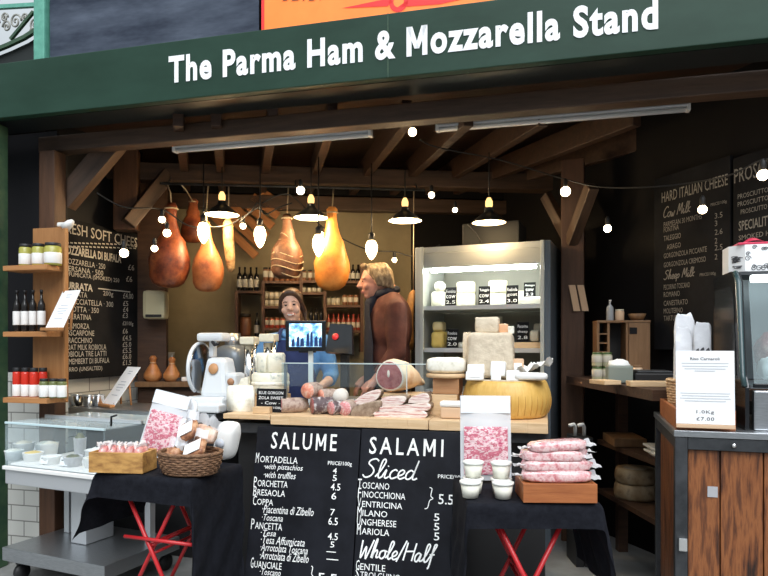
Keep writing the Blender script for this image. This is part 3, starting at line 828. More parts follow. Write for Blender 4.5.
# pancetta slabs -------------------------------------------------
m_panc = patchy('pancetta', [(.45, .17, .15), (.74, .6, .53), (.82, .74, .68), (.5, .2, .18), (.78, .68, .62)], 12, .5, .1, st=(.6, 3, 9))
m_pskin = patchy('peppered rind', [(.16, .1, .065), (.27, .19, .13), (.4, .31, .23)], 30, .75, .3)
def slabmeat(name, label, quad, b, depth, m1=m_panc, m2=m_pskin, bulge=.0, tilt=0):
    q = [CT.hit(u, v, b) for u, v in quad]
    cx = sum(p[0] for p in q)/len(q); c0 = min(p[1] for p in q)
    t = thing(name, label, 'cured meat', CT.w(cx, b, c0), CT.rz)
    pl = [(p[0]-cx, p[1]-c0) for p in q]
    pl = smooth_line(pl+[pl[0]], 3)[:-1]
    m = M(); n = len(pl)
    k = [(x*.97, -.004, (z-.03)*.94+.03) for x, z in pl]
    m.add([(x, 0, z) for x, z in pl]+[(x*.98, depth, z*.98) for x, z in pl], [(i, i+n, (i+1) % n+n, (i+1) % n) for i in range(n)]+[tuple(range(n, 2*n))], 0, True)
    m.build('rind', m2, t)
    M().add([(x, 0, z) for x, z in pl]+[(x*.93, -.005, .012+(z-.012)*.93) for x, z in pl], [(i, (i+1) % n, (i+1) % n+n, i+n) for i in range(n)]+[tuple(range(2*n-1, n-1, -1))], 0, False).build('cut_face', m1, t)
slabmeat('pancetta', 'lowest long white streaked pancetta slab at the front of the board', [(375, 417.5), (375, 412), (400, 411.3), (424, 411), (425, 418), (400, 418.5)], .045, .16)
slabmeat('pancetta', 'middle pancetta slab lying on the long white streaked slab', [(379, 411), (380, 407), (403, 405), (428, 403), (428, 410.5), (404, 411)], .052, .15)
slabmeat('pancetta', 'small pancetta slab on the left below the ham', [(381, 406.5), (382, 398), (396, 396), (406, 397), (403, 404), (390, 406.5)], .08, .14)
slabmeat('pancetta', 'pink edged pancetta slab below the shank of the ham', [(408, 403), (410, 398), (420, 394), (428, 394), (429, 402.5), (418, 403)], .08, .14)
slabmeat('guanciale', 'grey brown peppered guanciale lying in front of the sliced side', [(350.5, 416), (353, 408), (366, 403), (381, 401.5), (377, 413), (366, 417)], .05, .16, m_pskin)
slabmeat('pancetta', 'leaning white and grey pancetta slab left of the cut ham', [(352, 403), (362, 395), (376, 389.5), (381, 392), (376, 400), (360, 404.5)], .14, .08)
# ham on its board ------------------------------------------------
zb = cz(405, 394, .36)
t = thing('ham_stand', 'light wooden carving stand under the cut ham', 'stand', onc(408, .43), CT.rz)
hz0 = zb-TOP
M().box((-.0, 0, hz0-.012), (.3, .24, .022), .004).build('plank', m_oak, t)
for s in (-1, 1): M().box((s*.11, 0, (hz0-.024)/2), (.025, .2, hz0-.026), .003).build('support', m_oakz, t)
m_hamf = patchy('ham cut face', [(.2, .045, .05), (.36, .09, .09), (.45, .15, .14), (.34, .08, .085)], 14, .35, .05)
m_hamskin = patchy('ham fat', [(.72, .5, .3), (.8, .64, .45), (.62, .36, .18)], 9, .5, .2)
m_fat = pm('white fat', (.8, .7, .6), .45)
a, z = CT.hit(391, 379, .36)
t = thing('cut_ham', 'half dry cured ham with dark pink cut face on the carving stand', 'ham', CT.w(a+.01, .46, zb+.004), CT.rz+R(0))
def hamsec(sx, sz): return [(sx*math.cos(i*.2618)*(1.0-.16*math.sin(i*.2618)), sz*math.sin(i*.2618)) for i in range(24)]
vs = []; st = [(-.055, .085, .075, .0), (-.02, .092, .08, 0), (.05, .085, .072, -.004), (.12, .062, .05, -.018), (.17, .035, .028, -.034), (.215, .02, .018, -.045), (.23, .008, .008, -.047)]
for (x, ry, rz_, dz) in st: vs += [(x, p, .082+dz+q) for p, q in hamsec(ry, rz_)]
fs = [(i*24+j, i*24+(j+1) % 24, (i+1)*24+(j+1) % 24, (i+1)*24+j) for i in range(len(st)-1) for j in range(24)]+[tuple(range(24)), tuple((len(st)-1)*24+j for j in range(24))]
TR = Matrix.Rotation(R(66), 4, 'Z') @ Matrix.Scale(1.2, 4)
M().add(vs, fs, 0, True, TR).build('skin', m_hamskin, t)
M().add([(-.056, p, .082+q) for p, q in hamsec(.084, .074)]+[(-.0585, p*.9, .082+q*.9) for p, q in hamsec(.084, .074)], [(j, (j+1) % 24, 24+(j+1) % 24, 24+j) for j in range(24)], 0, False, TR).build('fat_rim', m_fat, t)
M().add([(-.0588, p*.9, .082+q*.9) for p, q in hamsec(.084, .074)], [tuple(range(24))], 0, False, TR).build('cut_face', m_hamf, t, fix=False)
M().blob((-.0595, .005, .09), (.003, .008, .018), 10, 8, T=TR @ Matrix.Rotation(0, 4, 'X')).build('bone', m_fat, t)
# flat steel scale plate on the left of the ham
tag(M().box((0, 0, .0), (.22, .2, .012), .004).box((0, 0, -.03), (.16, .16, .05), .01).build('weighing_plate', m_steel, None, onc(356, .43, TOP+.058), CT.rz), 'low steel weighing plate behind the leaning pancetta', 'scale')
# wooden boxes with the white cheese ----------------------------------
zA = cz(446, 393, .26); zB = cz(446, 377.5, .26); zC = cz(446, 373, .26); zD = cz(446, 357.5, .26)
def wbox(label, u, b, z0, z1, wd, dp, mat):
    hh = z1-z0-.002
    t = thing('wooden_box', label, 'box', onc(u, b, z0), CT.rz)
    for s in (-1, 1):
        M().box((s*(wd/2-.006), 0, hh/2), (.012, dp-.026, hh), .002).build('side_panel', mat, t)
        M().box((0, s*(dp/2-.006), hh/2), (wd, .012, hh), .002).build('front_panel', mat, t)
    M().box((0, 0, hh-.008), (wd-.026, dp-.026, .012)).build('lid', mat, t)
wbox('larger light wooden box at the bottom of the stack left of the yellow wheel', 444.5, .26, TOP, zA, .165, .2, m_oak)
wbox('smaller brown wooden box on the larger light wooden box', 448, .26, zA, zB, .14, .16, wood('brown box', (.3, .14, .06), (.42, .22, .1), 0, 8))
tag(M().lathe([(0, 0), (.112, 0), (.116, .006), (.116, zC-zB-.008), (.112, zC-zB-.002), (0, zC-zB-.002)], 32).build('round_board', m_oakz, None, onc(447.5, .26, zB), CT.rz), 'round wooden board under the block of white cheese', 'board')
t = thing('white_cheese', 'broad block of white cheese on the round wooden board', 'cheese', onc(447.5, .26, zC), CT.rz)
hh = zD-zC
M().blob((0, 0, hh/2), (.108, .085, hh/2), 28, 16, pw=.42, nz=.05, ns=5).build('paste', m_white_ch, t)
# yellow wheel ------------------------------------------------------
zP = cz(506, 380.5, .02)-.01
rP = .232; hP = zP-TOP
bP = .275
t = thing('hard_cheese', 'big yellow barrel shaped hard cheese wheel on the counter', 'cheese', onc(506.5, bP), CT.rz)
prof = [(0, 0), (rP*.84, 0), (rP*.9, .008)]+[(rP*(.9+.1*math.sin(math.pi*(i+1)/9)), .008+(hP-.016)*(i+1)/9) for i in range(8)]+[(rP*.9, hP-.008), (rP*.86, hP), (0, hP)]
M().lathe(prof, 64).build('rind', m_parm, t)
M().lathe([(0, hP+.0005), (rP*.84, hP+.0005), (rP*.83, hP+.004), (0, hP+.004)], 40).build('cut_top', m_parmp, t)
p = M()
for i in range(40):
    an = 2*math.pi*i/40
    p.tube([(rP*(.903+.1*math.sin(math.pi*(k+1)/9))*math.cos(an), rP*(.903+.1*math.sin(math.pi*(k+1)/9))*math.sin(an), .02+(hP-.04)*k/8) for k in range(9)], .0016, 4)
p.build('rind_mark', pm('rind marking', (.5, .25, .05), .5), t)
zq = zP+.006
def chunk(label, u, v0, v1, wpx, b, mat=m_parmp, name='cheese_chunk', dz=.0, z0=None, dp=None, nz=.1, pw=.3, seed=1, yaw=0):
    a, c1 = CT.hit(u, v0, b); _, c0 = CT.hit(u, v1, b)
    if z0 is None: z0 = c0
    wd = wpx*CT.w(a, b)[1]/FPX; hh = c1-z0
    t = thing(name, label, 'cheese', CT.w(a, b, z0+.001), CT.rz+R(yaw))
    M().blob((0, 0, hh/2), (wd/2*1.02, (dp or wd)/2, hh/2), 26, 18, pw=pw, nz=nz, ns=2.6, seed=seed).build('paste', mat, t)
    return c1
zc = chunk('tall rough pale chunk of hard cheese on the yellow wheel', 491, 333, 372, 44, .28, z0=zq, seed=2, nz=.06, pw=.24)
chunk('small pale chunk of cheese on top of the tall rough chunk', 487.5, 317.5, 333, 23, .28, z0=zc-.004, seed=5, nz=.06, pw=.25)
chunk('little orange rinded cheese piece on top of the tall chunk', 503.5, 324, 334, 9, .27, mat=pm('orange rind', (.72, .4, .22), .5), z0=zc-.004, seed=7)
chunk('little white cheese piece at the right edge of the tall chunk', 510.5, 326.5, 335, 7, .27, mat=m_white_ch, z0=zc-.006, seed=8)
chunk('pale cheese slice standing at the left of the tall chunk', 467, 333, 372, 7, .37, z0=zq, seed=9, dp=.1)
def packet(label, u, v0, v1, wpx, b, z0, yaw=0, mat=m_paper, dp=.03, tilt=12, name='wrapped_cheese'):
    a, c1 = CT.hit(u, v0, b); wd = wpx*CT.w(a, b)[1]/FPX; hh = max(.02, c1-z0)
    t = thing(name, label, 'packet', CT.w(a, b, z0), rot=(-R(tilt), 0, CT.rz+R(yaw)))
    M().box((0, dp/2, hh/2), (wd, dp, hh), .006).build('wrapper', mat, t)
    M().box((0, -.0012, hh*.55), (wd*.7, .002, hh*.45)).build('label_sticker', m_card, t)
packet('white wrapped cheese wedge lying tilted at the front left of the yellow wheel', 476, 364, 372, 17, .13, zq+.03, 10)
packet('white wrapped cheese wedge under the tilted one on the yellow wheel', 474, 371, 379, 18, .095, zq, -8)
packet('white wrapped cheese piece in the centre of the yellow wheel', 497, 361, 371, 15, .13, zq+.02, -12)
packet('white wrapped cheese stub below the centre piece on the wheel', 496, 370, 380, 10, .09, zq, 6)
packet('white wrapped cheese stub right of the centre on the wheel', 512.5, 370, 380, 13, .1, zq, -4)
packet('orange brown crust of cheese standing behind the white stubs', 517.5, 358, 372, 11, .2, zq, -4, m_kraft)
# crumpled white paper
a, c0 = CT.hit(534, 378, .2)
t = thing('wrapping_paper', 'crumpled white wrapping paper at the right of the yellow wheel top', 'paper', CT.w(a, .24, zq+.003), CT.rz)
def crump(i, j):
    x = (i-.5)*.19; y = (j-.5)*.15
    z = .03+.035*noise.noise((i*4, j*4, 3))+.075*max(0, i-.25)*(1-j*.2)+.03*abs(math.sin(i*9+j*5))
    return (x, y, max(.002, z))
M().sheet(crump, 12, 9, sm=False).build('paper_sheet', m_paper, t)
t = thing('wrapped_cheese', 'long white paper parcel under the crumpled paper on the wheel', 'packet', onc(531, .22, zq), CT.rz)
M().blob((0, -.09, .02), (.085, .04, .0195), 20, 12, pw=.5, nz=.06).build('wrapper', m_paper, t)
# small pack in front of the wooden boxes
t = thing('cheese_tub', 'small clear lidded tub of white cheese in front of the wooden boxes', 'tub', onc(451.5, .075), CT.rz)
M().box((0, 0, .03), (.105, .07, .058), .008).build('tub', m_kraft, t)
M().box((0, 0, .074), (.112, .076, .028), .01).build('lid', m_paper, t)

# glass screen
g0, _ = CT.hit(284, off=.27); g1, _ = CT.hit(427, off=.27); _, gz = CT.hit(350, 363.5, .27); g2, _ = CT.hit(408, off=.27)
t = thing('glass_screen', 'low clear glass sneeze screen standing on the counter before the ham', 'screen', CT.w(0, .27), CT.rz)
t.location = CT.w(0, .24)
M().box(((g0+g2)/2, 0, (gz+TOP+.1)/2+.02), (g2-g0, .005, gz-TOP-.14)).build('glass_pane', m_glass, t)
M().box(((g0+g1)/2, .02, gz), (g1-g0, .05, .006), .001).build('glass_top', glass('edge glass', (.75, .85, .85), .45), t)
M().box((g2, 0, (gz+TOP)/2+.03), (.004, .008, gz-TOP-.064)).build('glass_edge', pm('glass edge', (.6, .66, .66), .2), t)
M().box((g0+.01, .03, (gz+TOP)/2), (.016, .016, gz-TOP-.004)).build('support_post', m_steel, t)

# ---------------------------------------------------------------- till screens
px, _ = CT.hit(312, off=.47)
t = thing('till_screen', 'black tablet till showing a blue picture on a pale pole stand', 'screen', CT.w(px, .45, TOP+.001), CT.rz+R(9))
zc = CT.hit(307, 336, .42)[1]-TOP; 
M().lathe([(0, 0), (.06, 0), (.06, .008), (.05, .014), (0, .014)], 24).build('base', m_iron, t)
M().box((0, 0, zc/2), (.03, .02, zc), .005).build('pole', pm('pale pole', (.6, .63, .62), .4), t)
sc_ = M().box((-.025, -.03, zc), (.245, .016, .185), .008).build('tablet', m_blackgl, t)
m_pic = patchy('screen picture', [(.05, .1, .3), (.15, .4, .75), (.6, .85, 1), (.9, .97, 1)], 22, .3, 0)
m_pic.node_tree.nodes['Principled BSDF'].inputs['Emission Strength'].default_value = .8
crn = [n for n in m_pic.node_tree.nodes if n.type == 'VALTORGB'][0]
m_pic.node_tree.links.new(crn.outputs[0], m_pic.node_tree.nodes['Principled BSDF'].inputs['Emission Color'])
M().box((-.025, -.0386, zc+.004), (.198, .001, .14)).build('display', m_pic, sc_)
pp = M()
for (x, hh, w_) in [(-.1, .035, .022), (-.07, .05, .02), (-.045, .04, .026), (-.01, .07, .02), (.012, .078, .018), (.04, .05, .024), (.065, .045, .02)]:
    pp.add([(x-w_/2, -.0393, zc-.064), (x+w_/2, -.0393, zc-.064), (x+w_/2*.8, -.0393, zc-.064+hh), (x+.004, -.0393, zc-.056+hh+.006), (x-w_/2*.8, -.0393, zc-.064+hh)], [(0, 1, 2, 3, 4)])
pp.build('picture_figures', pm('picture dark', (.02, .05, .16), .3), sc_, fix=False)
M().box((-.025, .02, zc-.085), (.1, .05, .035), .006).build('receipt_printer', m_black, t)
a, _ = CT.hit(342, off=.6)
t = thing('till_terminal', 'dark angled till terminal with a red mark behind the tablet', 'screen', CT.w(a, .62, TOP+.001), CT.rz+R(-6))
zz = CT.hit(338, 337, .6)[1]-TOP
T = Matrix.Translation((-.02, 0, zz)) @ Matrix.Rotation(R(-22), 4, 'X')
M().prism([(-.085, -.1), (.1, -.115), (.065, .085), (-.085, .09)], 0, .03, T=T).build('housing', m_blackgl, t)
M().lathe([(0, 0), (.022, 0), (.022, .003), (0, .003)], 18, T=T @ Matrix.Translation((-.03, -.004, 0)) @ Matrix.Rotation(R(90), 4, 'X')).build('red_logo', m_red, t)
M().box((0, .03, zz/2-.04), (.05, .04, zz-.08), .006).build('base', m_black, t)

# ================================================================== left worktop with slicer
wl = 1.3
t = thing('steel_worktop', 'steel topped back bench at the left behind the deli case', 'worktop', WK.w(0, 0), WK.rz)
M().box((.7, .22, WTOP-.02), (wl-.14, .44, .04), .004).build('worktop', m_steel, t)
M().box((.7, .24, .44), (wl-.19, .38, .875)).build('carcass', m_black, t)
def onw(u, v=None, b=.15): 
    a, _ = WK.hit(u, off=b); return WK.w(a, b, WTOP+.001)
# tin cups
cup = thing('tin_cup', 'tin cup on the steel bench, first from the left under the cheese board', 'cup', onw(77, b=.12), 0, 'tin cups on the steel bench')
M().lathe([(0, 0), (.036, 0), (.04, .075), (.042, .08), (.038, .08), (.034, .006), (0, .006)], 20).build('cup_body', m_chrome, cup)
M().lathe([(.0405, .07), (.043, .072), (.043, .078), (.0405, .08)], 20).build('rim_band', m_steel2, cup)
dup(cup, onw(89, b=.1), 0, 'tin cup on the steel bench, second from the left under the cheese board')
dup(cup, onw(98.5, b=.14), 0, 'tin cup on the steel bench partly hidden behind the white card')
tag(M().lathe([(0, 0), (.17, 0), (.175, .01), (0, .012)], 26, sy=.5).build('wooden_tray', m_pine, None, onw(84, b=.32), 0), 'flat round wooden tray behind the tin cups', 'tray')
def easel_card(label, loc, rz, wd, ht, lean, rear=.14):
    t = thing('card_on_easel', label, 'sign', loc, rz)
    T = Matrix.Rotation(-R(lean), 4, 'X')
    cd = M().box((0, .004, ht/2+.02), (wd, .004, ht), .001, T=T).build('card', m_card, t)
    M().box((0, -.002, .012), (wd*1.05, .035, .018), .003).build('ledge', m_pine, t)
    for s in (-1, 1):
        M().tube([(s*wd*.35, .024, .02), (s*wd*.35, .022+math.sin(R(lean))*ht*.8, math.cos(R(lean))*ht*.8)], .007, 6).build('front_leg', m_pine, t)
        M().tube([(s*wd*.35, .02+math.sin(R(lean))*ht*.6, math.cos(R(lean))*ht*.6), (s*wd*.4, rear, .008)], .007, 6).build('rear_leg', m_pine, t)
    m = M()
    for i, (k, q) in enumerate([(.88, .3), (.82, .24), (.6, .4), (.52, .55), (.45, .5), (.38, .3), (.25, .45)]):
        m.box((0, .0012, ht*k+.02), (wd*q, .001, ht*.02), T=T)
    m.build('faint_print', m_inkb, cd)
    return t
t = easel_card('white price card leaning on a wooden easel on the steel bench', onw(106, b=.1), WK.rz-R(6), .185, .31, 36)
t.rotation_euler = (0, 0, R(-42))
# slicer
sx, sy_, _ = onw(214, b=.2)
t = thing('meat_slicer', 'white electric meat slicer with a round steel blade on the steel bench', 'slicer', (sx, sy_, WTOP+.001), WK.rz+R(2))
m_slw = pm('slicer white', (.72, .75, .77), .3)
M().box((.02, 0, .05), (.27, .3, .09), .02).build('base', m_slw, t)
M().box((.06, -.02, .215), (.2, .18, .25), .03, taper=.66).build('motor_housing', m_slw, t)
TT = Matrix.Translation((-.07, -.04, .3)) @ Matrix.Rotation(R(90), 4, 'Y') @ Matrix.Rotation(R(18), 4, 'X')
TT = Matrix.Translation((-.085, -.02, .27)) @ Matrix.Rotation(R(8), 4, 'Z') @ Matrix.Rotation(R(90), 4, 'Y')
M().lathe([(0, 0), (.16, 0), (.165, .004), (.15, .01), (.06, .022), (0, .024)], 40, T=TT).build('blade', pm('blade steel', (.35, .37, .4), .15, 1), t)
M().tube([(.16*math.cos(i*.2), .17*math.sin(i*.2), -.004) for i in range(6, 30)], .012, 8, T=TT).build('blade_guard', m_slw, t)
M().box((-.0, 0, .47), (.19, .12, .055), .02).build('top_arm', m_slw, t)
M().box((-.02, .02, .4), (.035, .05, .12), .01).build('arm_post', m_slw, t)
M().tube([(.02, -.05, .44), (.05, -.07, .42), (.085, -.08, .43)], .01, 8).build('handle', m_black, t)
M().lathe([(0, 0), (.035, 0), (.033, .004), (0, .005)], 20, T=Matrix.Translation((.055, -.094, .27)) @ Matrix.Rotation(R(80), 4, 'X')).build('badge', pm('badge', (.55, .28, .12), .5), t)
M().box((.18, -.04, .16), (.08, .12, .17), .02).build('carriage', m_slw, t)
M().lathe([(0, 0), (.024, 0), (.022, .006), (0, .008)], 18, T=Matrix.Translation((.185, -.102, .19)) @ Matrix.Rotation(R(90), 4, 'X')).build('side_badge', pm('side badge', (.4, .2, .1), .5), t)
M().box((.235, -.06, .12), (.04, .06, .06), .01).build('side_knob', m_white, t)
M().box((.07, -.17, .03), (.2, .09, .05), .01).build('tray', m_slw, t)
# grey scale behind the slicer
t = thing('counter_scale', 'dark grey rounded machine behind the slicer', 'scale', onw(238, b=.41), WK.rz)
t.location = (-1.09, 4.62, 0)
M().box((0, 0, .47), (.26, .26, .94), .01).build('cabinet_base', m_black, t)
M().blob((0, 0, 1.14), (.13, .13, .2), 24, 16, pw=.6).build('housing', pm('blue grey metal', (.15, .18, .21), .35, .3), t)
M().lathe([(0, 1.3), (.06, 1.3), (.055, 1.42), (0, 1.42)], 18).build('hopper', m_steel, t)
# ================================================================== glass deli case
DW, DD = .76, .55
t = thing('deli_case', 'glass topped refrigerated deli case on a steel trolley at the left', 'display case', DC.w(0, 0), DC.rz)
M().box((DW/2, DD/2, .605), (DW, DD, .1), .006).build('body', m_steel2, t)
M().box((DW/2, -.004, .648), (DW+.01, .02, .02), .003).build('front_trim', m_white, t)
M().box((DW/2, DD/2, .664), (DW-.04, DD-.04, .01)).build('inner_tray', m_white, t)
M().sheet(lambda a, b: (DW*a, .004+.0*b, .66+.235*b), 1, 1).build('front_glass', m_caseg, t, fix=False)
M().box((DW/2, .13, .9), (DW, .26, .007), .001).build('top_glass', m_caseg, t)
M().sheet(lambda a, b: (DW*a, .26+.29*b, .9+.008*b), 1, 1).build('rear_glass', glass('rear lid', (.8, .92, .94), .7), t, fix=False)
for s in (0.003, DW-.003):
    M().prism([(0, .66), (.55, .66), (.55, .905), (.26, .895), (0, .895)], 0, .004, T=Matrix.Translation((s+.002, 0, 0)) @ Matrix.Rotation(R(90), 4, 'Z')).build('end_glass', m_caseg, t)
M().box((DW/2, .003, .9), (DW, .012, .012), .002).build('top_edge', pm('case edge', (.55, .7, .74), .3), t)
M().box((DW/2, .262, .91), (DW, .02, .02), .003).build('middle_rail', m_steel2, t)
M().tube([(DW-.06, .1, .905), (DW-.058, .1, .955), (DW-.02, .1, .965)], .006, 6).build('latch', m_black, t)
M().box((DW*.45, .3, .38), (.12, .2, .36), .004).build('column', m_steel2, t)
M().box((DW*.12, .35, .38), (.04, .04, .36)).build('leg', m_steel2, t)
M().box((DW*.9, .4, .38), (.04, .04, .36)).build('leg', m_steel2, t)
M().box((DW/2, .27, .16), (DW+.02, .56, .075), .004).build('trolley_deck', m_steel, t)
for (x, y) in ((.06, .05), (DW-.06, .05), (.06, .5), (DW-.06, .5)):
    c = M().box((x, y, .108), (.03, .04, .03), .004).tube([(x-.012, y+.01, .048), (x+.012, y+.01, .048)], .046, 18).build('caster', m_black, t)
def ondc(u, b, z=.67):
    a, _ = DC.hit(u, off=b); return DC.w(a, b, z)
random.seed(3)
m_olv = patchy('dark olives', [(.02, .025, .015), (.09, .1, .04), (.2, .17, .08)], 40, .4, .3)
labs = [('white tub of small white cheese balls at the left front of the deli case', 14, .1, .05, .05, m_white_ch), ('yellowish tub of cheese beside the left front tub in the deli case', 33, .12, .055, .045, m_yell),
        ('white tub of fresh cheese at the middle front of the deli case', 52, .1, .05, .04, m_paper), ('tub of dark green olives in the deli case', 73, .1, .05, .05, m_olv),
        ('tub of pale cheese at the back left of the deli case', 24, .28, .06, .06, m_cream), ('heaped tub of white curds at the back middle of the deli case', 47, .28, .065, .07, m_white_ch),
        ('tall jar of dark olives behind the olive tub in the deli case', 80, .27, .035, .12, m_olv), ('tub of white cheese at the back right of the deli case', 96, .27, .06, .06, m_paper),
        ('white tub at the right front of the deli case', 93, .12, .05, .05, m_white_ch)]
for lab, u, b, r, hh, mt in labs:
    t = thing('deli_tub', lab, 'tub', ondc(u, b), DC.rz)
    M().lathe([(0, 0), (r*.85, 0), (r, hh), (r*1.05, hh+.004), (r*.95, hh+.004), (r*.8, .006), (0, .006)], 22).build('tub', m_paper if mt != m_olv else m_plast, t)
    M().blob((0, 0, hh*.8), (r*.88, r*.88, hh*.45), 18, 10, nz=.25, ns=6, seed=u).build('filling', mt, t)
for lab, u, b in [('small white price card between the front tubs of the deli case', 43, .05), ('small white price card by the olives in the deli case', 63, .055), ('small white price card at the back of the deli case', 36, .22), ('small white price card near the right end of the deli case', 88, .22)]:
    t = thing('price_card', lab, 'price tag', ondc(u, b, .671), rot=(-R(15), 0, DC.rz))
    M().box((0, 0, .028), (.06, .003, .045), .001).build('card', m_card, t)
    M().box((0, -.002, .034), (.04, .001, .006)).build('print', m_ink, t)
    M().tube([(0, .003, 0), (0, .003, .02)], .003, 5).build('prong', m_steel, t)

# ================================================================== left folding table
LT = Pl(-1.348, 3.018, -20)
LTZ = .74
def clothmesh(wd, dp, l, r, f, b, amp=.02, seed=0, flare=0, flr=0):
    m = M(); nu = 64; nv = 56
    def fn(i, j):
        p = -l+(wd+l+r)*i; q = -f+(dp+f+b)*j
        dx = max(0, -p, p-wd); dy = max(0, -q, q-dp)
        cx = min(max(p, 0), wd); cy = min(max(q, 0), dp)
        d = math.hypot(dx, dy)
        sx = -1 if p < 0 else 1; sy = -1 if q < 0 else 1
        n = noise.noise((p*7+seed, q*7, seed))
        if d <= 0: return (cx, cy, .003+.002*n)
        k = min(1, d/.03)
        o = .012+amp*min(1, d/.25)*(.5+math.sin((p+q*1.3)*26+seed)*.55+n)
        if p < 0: o += flare*d
        if p > wd: o += flr*d
        wx = dx/d; wy = dy/d
        return (cx+sx*wx*o*k, cy+sy*wy*o*k, .003-max(0, d-.012)*1.0-.004*k)
    m.sheet(fn, nu, nv)
    return m
t = thing('folding_table', 'small folding table with red metal legs under the left black cloth', 'table', LT.w(0, 0), LT.rz)
M().box((.26, .2, LTZ-.016), (.5, .38, .026), .004).build('tabletop', m_redm, t)
def xfront(t, w_, d_, h_):
    for y in (.05, d_-.04):
        M().tube([(.09, y, h_-.002), (w_-.05, y, .011)], .01, 8).build('leg', m_redm, t)
        M().tube([(w_-.09, y+.024, h_-.002), (.05, y+.024, .011)], .01, 8).build('leg', m_redm, t)
    for x, z in ((.09+(w_-.14)*.42, h_*.58), (w_-.09-(w_-.14)*.42, h_*.58), (w_*.5, h_*.515)):
        M().tube([(x, .05, z), (x, d_-.02, z)], .007, 8).build('crossbar', m_redm, t)
def xlegs(t, w_, d_, h_):
    for x in (.03, w_-.03):
        M().tube([(x, .03, h_-.03), (x, d_-.03, .012)], .011, 8).build('leg', m_redm, t)
        M().tube([(x, d_-.03, h_-.03), (x, .03, .012)], .011, 8).build('leg', m_redm, t)
    for (y, z) in ((.03+.06, .012+h_*.13), (d_-.03-.06, .012+h_*.13), (.16, h_*.62), (d_-.16, h_*.62)):
        M().tube([(.03, y, z), (w_-.03, y, z)], .008, 8).build('crossbar', m_redm, t)
xfront(t, .52, .4, LTZ-.03)
M().tube([(.12, .04, .44), (.5, .04, .44)], .009, 8).build('front_bar', m_redm, t)
# in the photograph the near pair stands under the front edge
t2 = clothmesh(.52, .4, .31, .62, .125, .08, .009, 2, .3).build('tablecloth', m_cloth, None, LT.w(0, 0, LTZ), LT.rz)
tag(t2, 'black cloth draped over the left folding table, long on its right side', 'tablecloth')
TZ = LTZ+.007
def onlt(u, v): 
    x, y, z = G(u, v, TZ); return (x, y, TZ+.001)
# wooden box with pink packets
bx, by, _ = onlt(114, 474)
t = thing('wooden_crate', 'golden wooden crate of pink packets on the left table', 'crate', (bx, by, TZ+.001), LT.rz+R(13))
cw_, cd_, ch_ = .265, .14, .095
Tn = Matrix.Translation((0, cd_/2+.012, 0))
for s in (-1, 1):
    M().box((0, s*(cd_/2-.006), ch_/2), (cw_, .012, ch_), .002, T=Tn).build('long_panel', m_boxw, t)
    M().box((s*(cw_/2-.006), 0, ch_/2), (.012, cd_-.025, ch_), .002, T=Tn).build('end_panel', m_boxw, t)
M().box((0, 0, .006), (cw_-.025, cd_-.025, .01), T=Tn).build('bottom', m_boxw, t)
LP = Pl(bx, by, math.degrees(LT.rz)+13)
m_pinkp = patchy('pink meat packet', [(.5, .08, .09), (.72, .3, .28), (.8, .6, .56)], 40, .3, .1, coat=.6)
for k, (x, lab) in enumerate([(-.088, 'first clear packet of pink meat in the golden crate, at its left end'), (-.044, 'second clear packet of pink meat in the golden crate'), (0, 'third clear packet of pink meat in the golden crate'),
                             (.044, 'fourth clear packet of pink meat in the golden crate'), (.088, 'fifth clear packet of pink meat in the golden crate, at its right end')]):
    t = thing('meat_packet', lab, 'packet', LP.w(x, .085, TZ+.014), LT.rz+R(8*((k % 3)-1)), 'pink packets in the golden crate')
    M().blob((0, 0, .055), (.0185, .04, .05), 16, 10, pw=.6, nz=.15, seed=k).build('meat', m_pinkp, t)
    M().sheet(lambda a, b: ((a-.5)*.036+.004*math.sin(b*9+k), (b-.5)*.085, .105+.02*noise.noise((a*4, b*5, k))+.012*math.sin(a*8)), 6, 8).build('film', m_plast, t, fix=False)
# basket
m_wick = patchy('wicker', [(.05, .022, .012), (.2, .1, .05), (.3, .17, .09)], 60, .7, .6, st=(1, 1, 3))
def basket(t, r, hh, sy=1.0, mat=None, n=36, rings=9, base=True):
    mat = mat or m_wick
    p = M()
    for k in range(rings):
        z = .008+hh*k/(rings-1); rr = r*(.86+.16*math.sin(min(1, k/(rings-1)*1.15)*math.pi/2))
        p.tube([(rr*(1+.018*(-1)**(i+k))*math.cos(2*math.pi*i/n), sy*rr*(1+.018*(-1)**(i+k))*math.sin(2*math.pi*i/n), z) for i in range(n)], hh/(rings-1)*.62, 6, close=True)
    p.build('woven_side', mat, t, fix=False)
    M().lathe([(0, .0), (r*.86, 0), (r*.86, .008), (0, .01)], n, sy=sy).build('base', mat, t)
    M().tube([(r*1.03*math.cos(2*math.pi*i/40), sy*r*1.03*math.sin(2*math.pi*i/40), hh+.012) for i in range(40)], .009, 8, close=True).build('rim', mat, t)
gx, gy, _ = onlt(184, 478.5)
gx -= .04; gy += .005
t = thing('wicker_basket', 'round brown wicker basket of white labelled packs on the left table', 'basket', (gx+.03, gy+.12, TZ+.001), LT.rz)
basket(t, .145, .085, .82)
gx += .03; gy += .12
m_nuts = patchy('brown nuts', [(.1, .03, .02), (.35, .15, .07), (.6, .35, .2)], 30, .5, .3)
m_plab = pm('label white', (.84, .84, .83), .4)
def fpack(label, x, y, z, w_, h_, d_, rot, mt=m_nuts, lab=True):
    t = thing('food_pack', label, 'packet', (gx+x, gy+y, TZ+z), rot=rot)
    M().blob((0, 0, 0), (w_/2, d_/2, h_/2), 20, 12, pw=.55, nz=.08, seed=x*99).build('contents', mt, t)
    if lab: M().box((0, -d_/2-.003, .0), (w_*.8, .004, h_*.62), .001).build('label_sticker', m_plab, t)
    M().sheet(lambda a, b: ((a-.5)*w_*1.08, -.01+.02*math.sin(a*7), h_*.42+.05*b+.01*math.sin(a*12)), 8, 3).build('film_top', m_plast, t, fix=False)
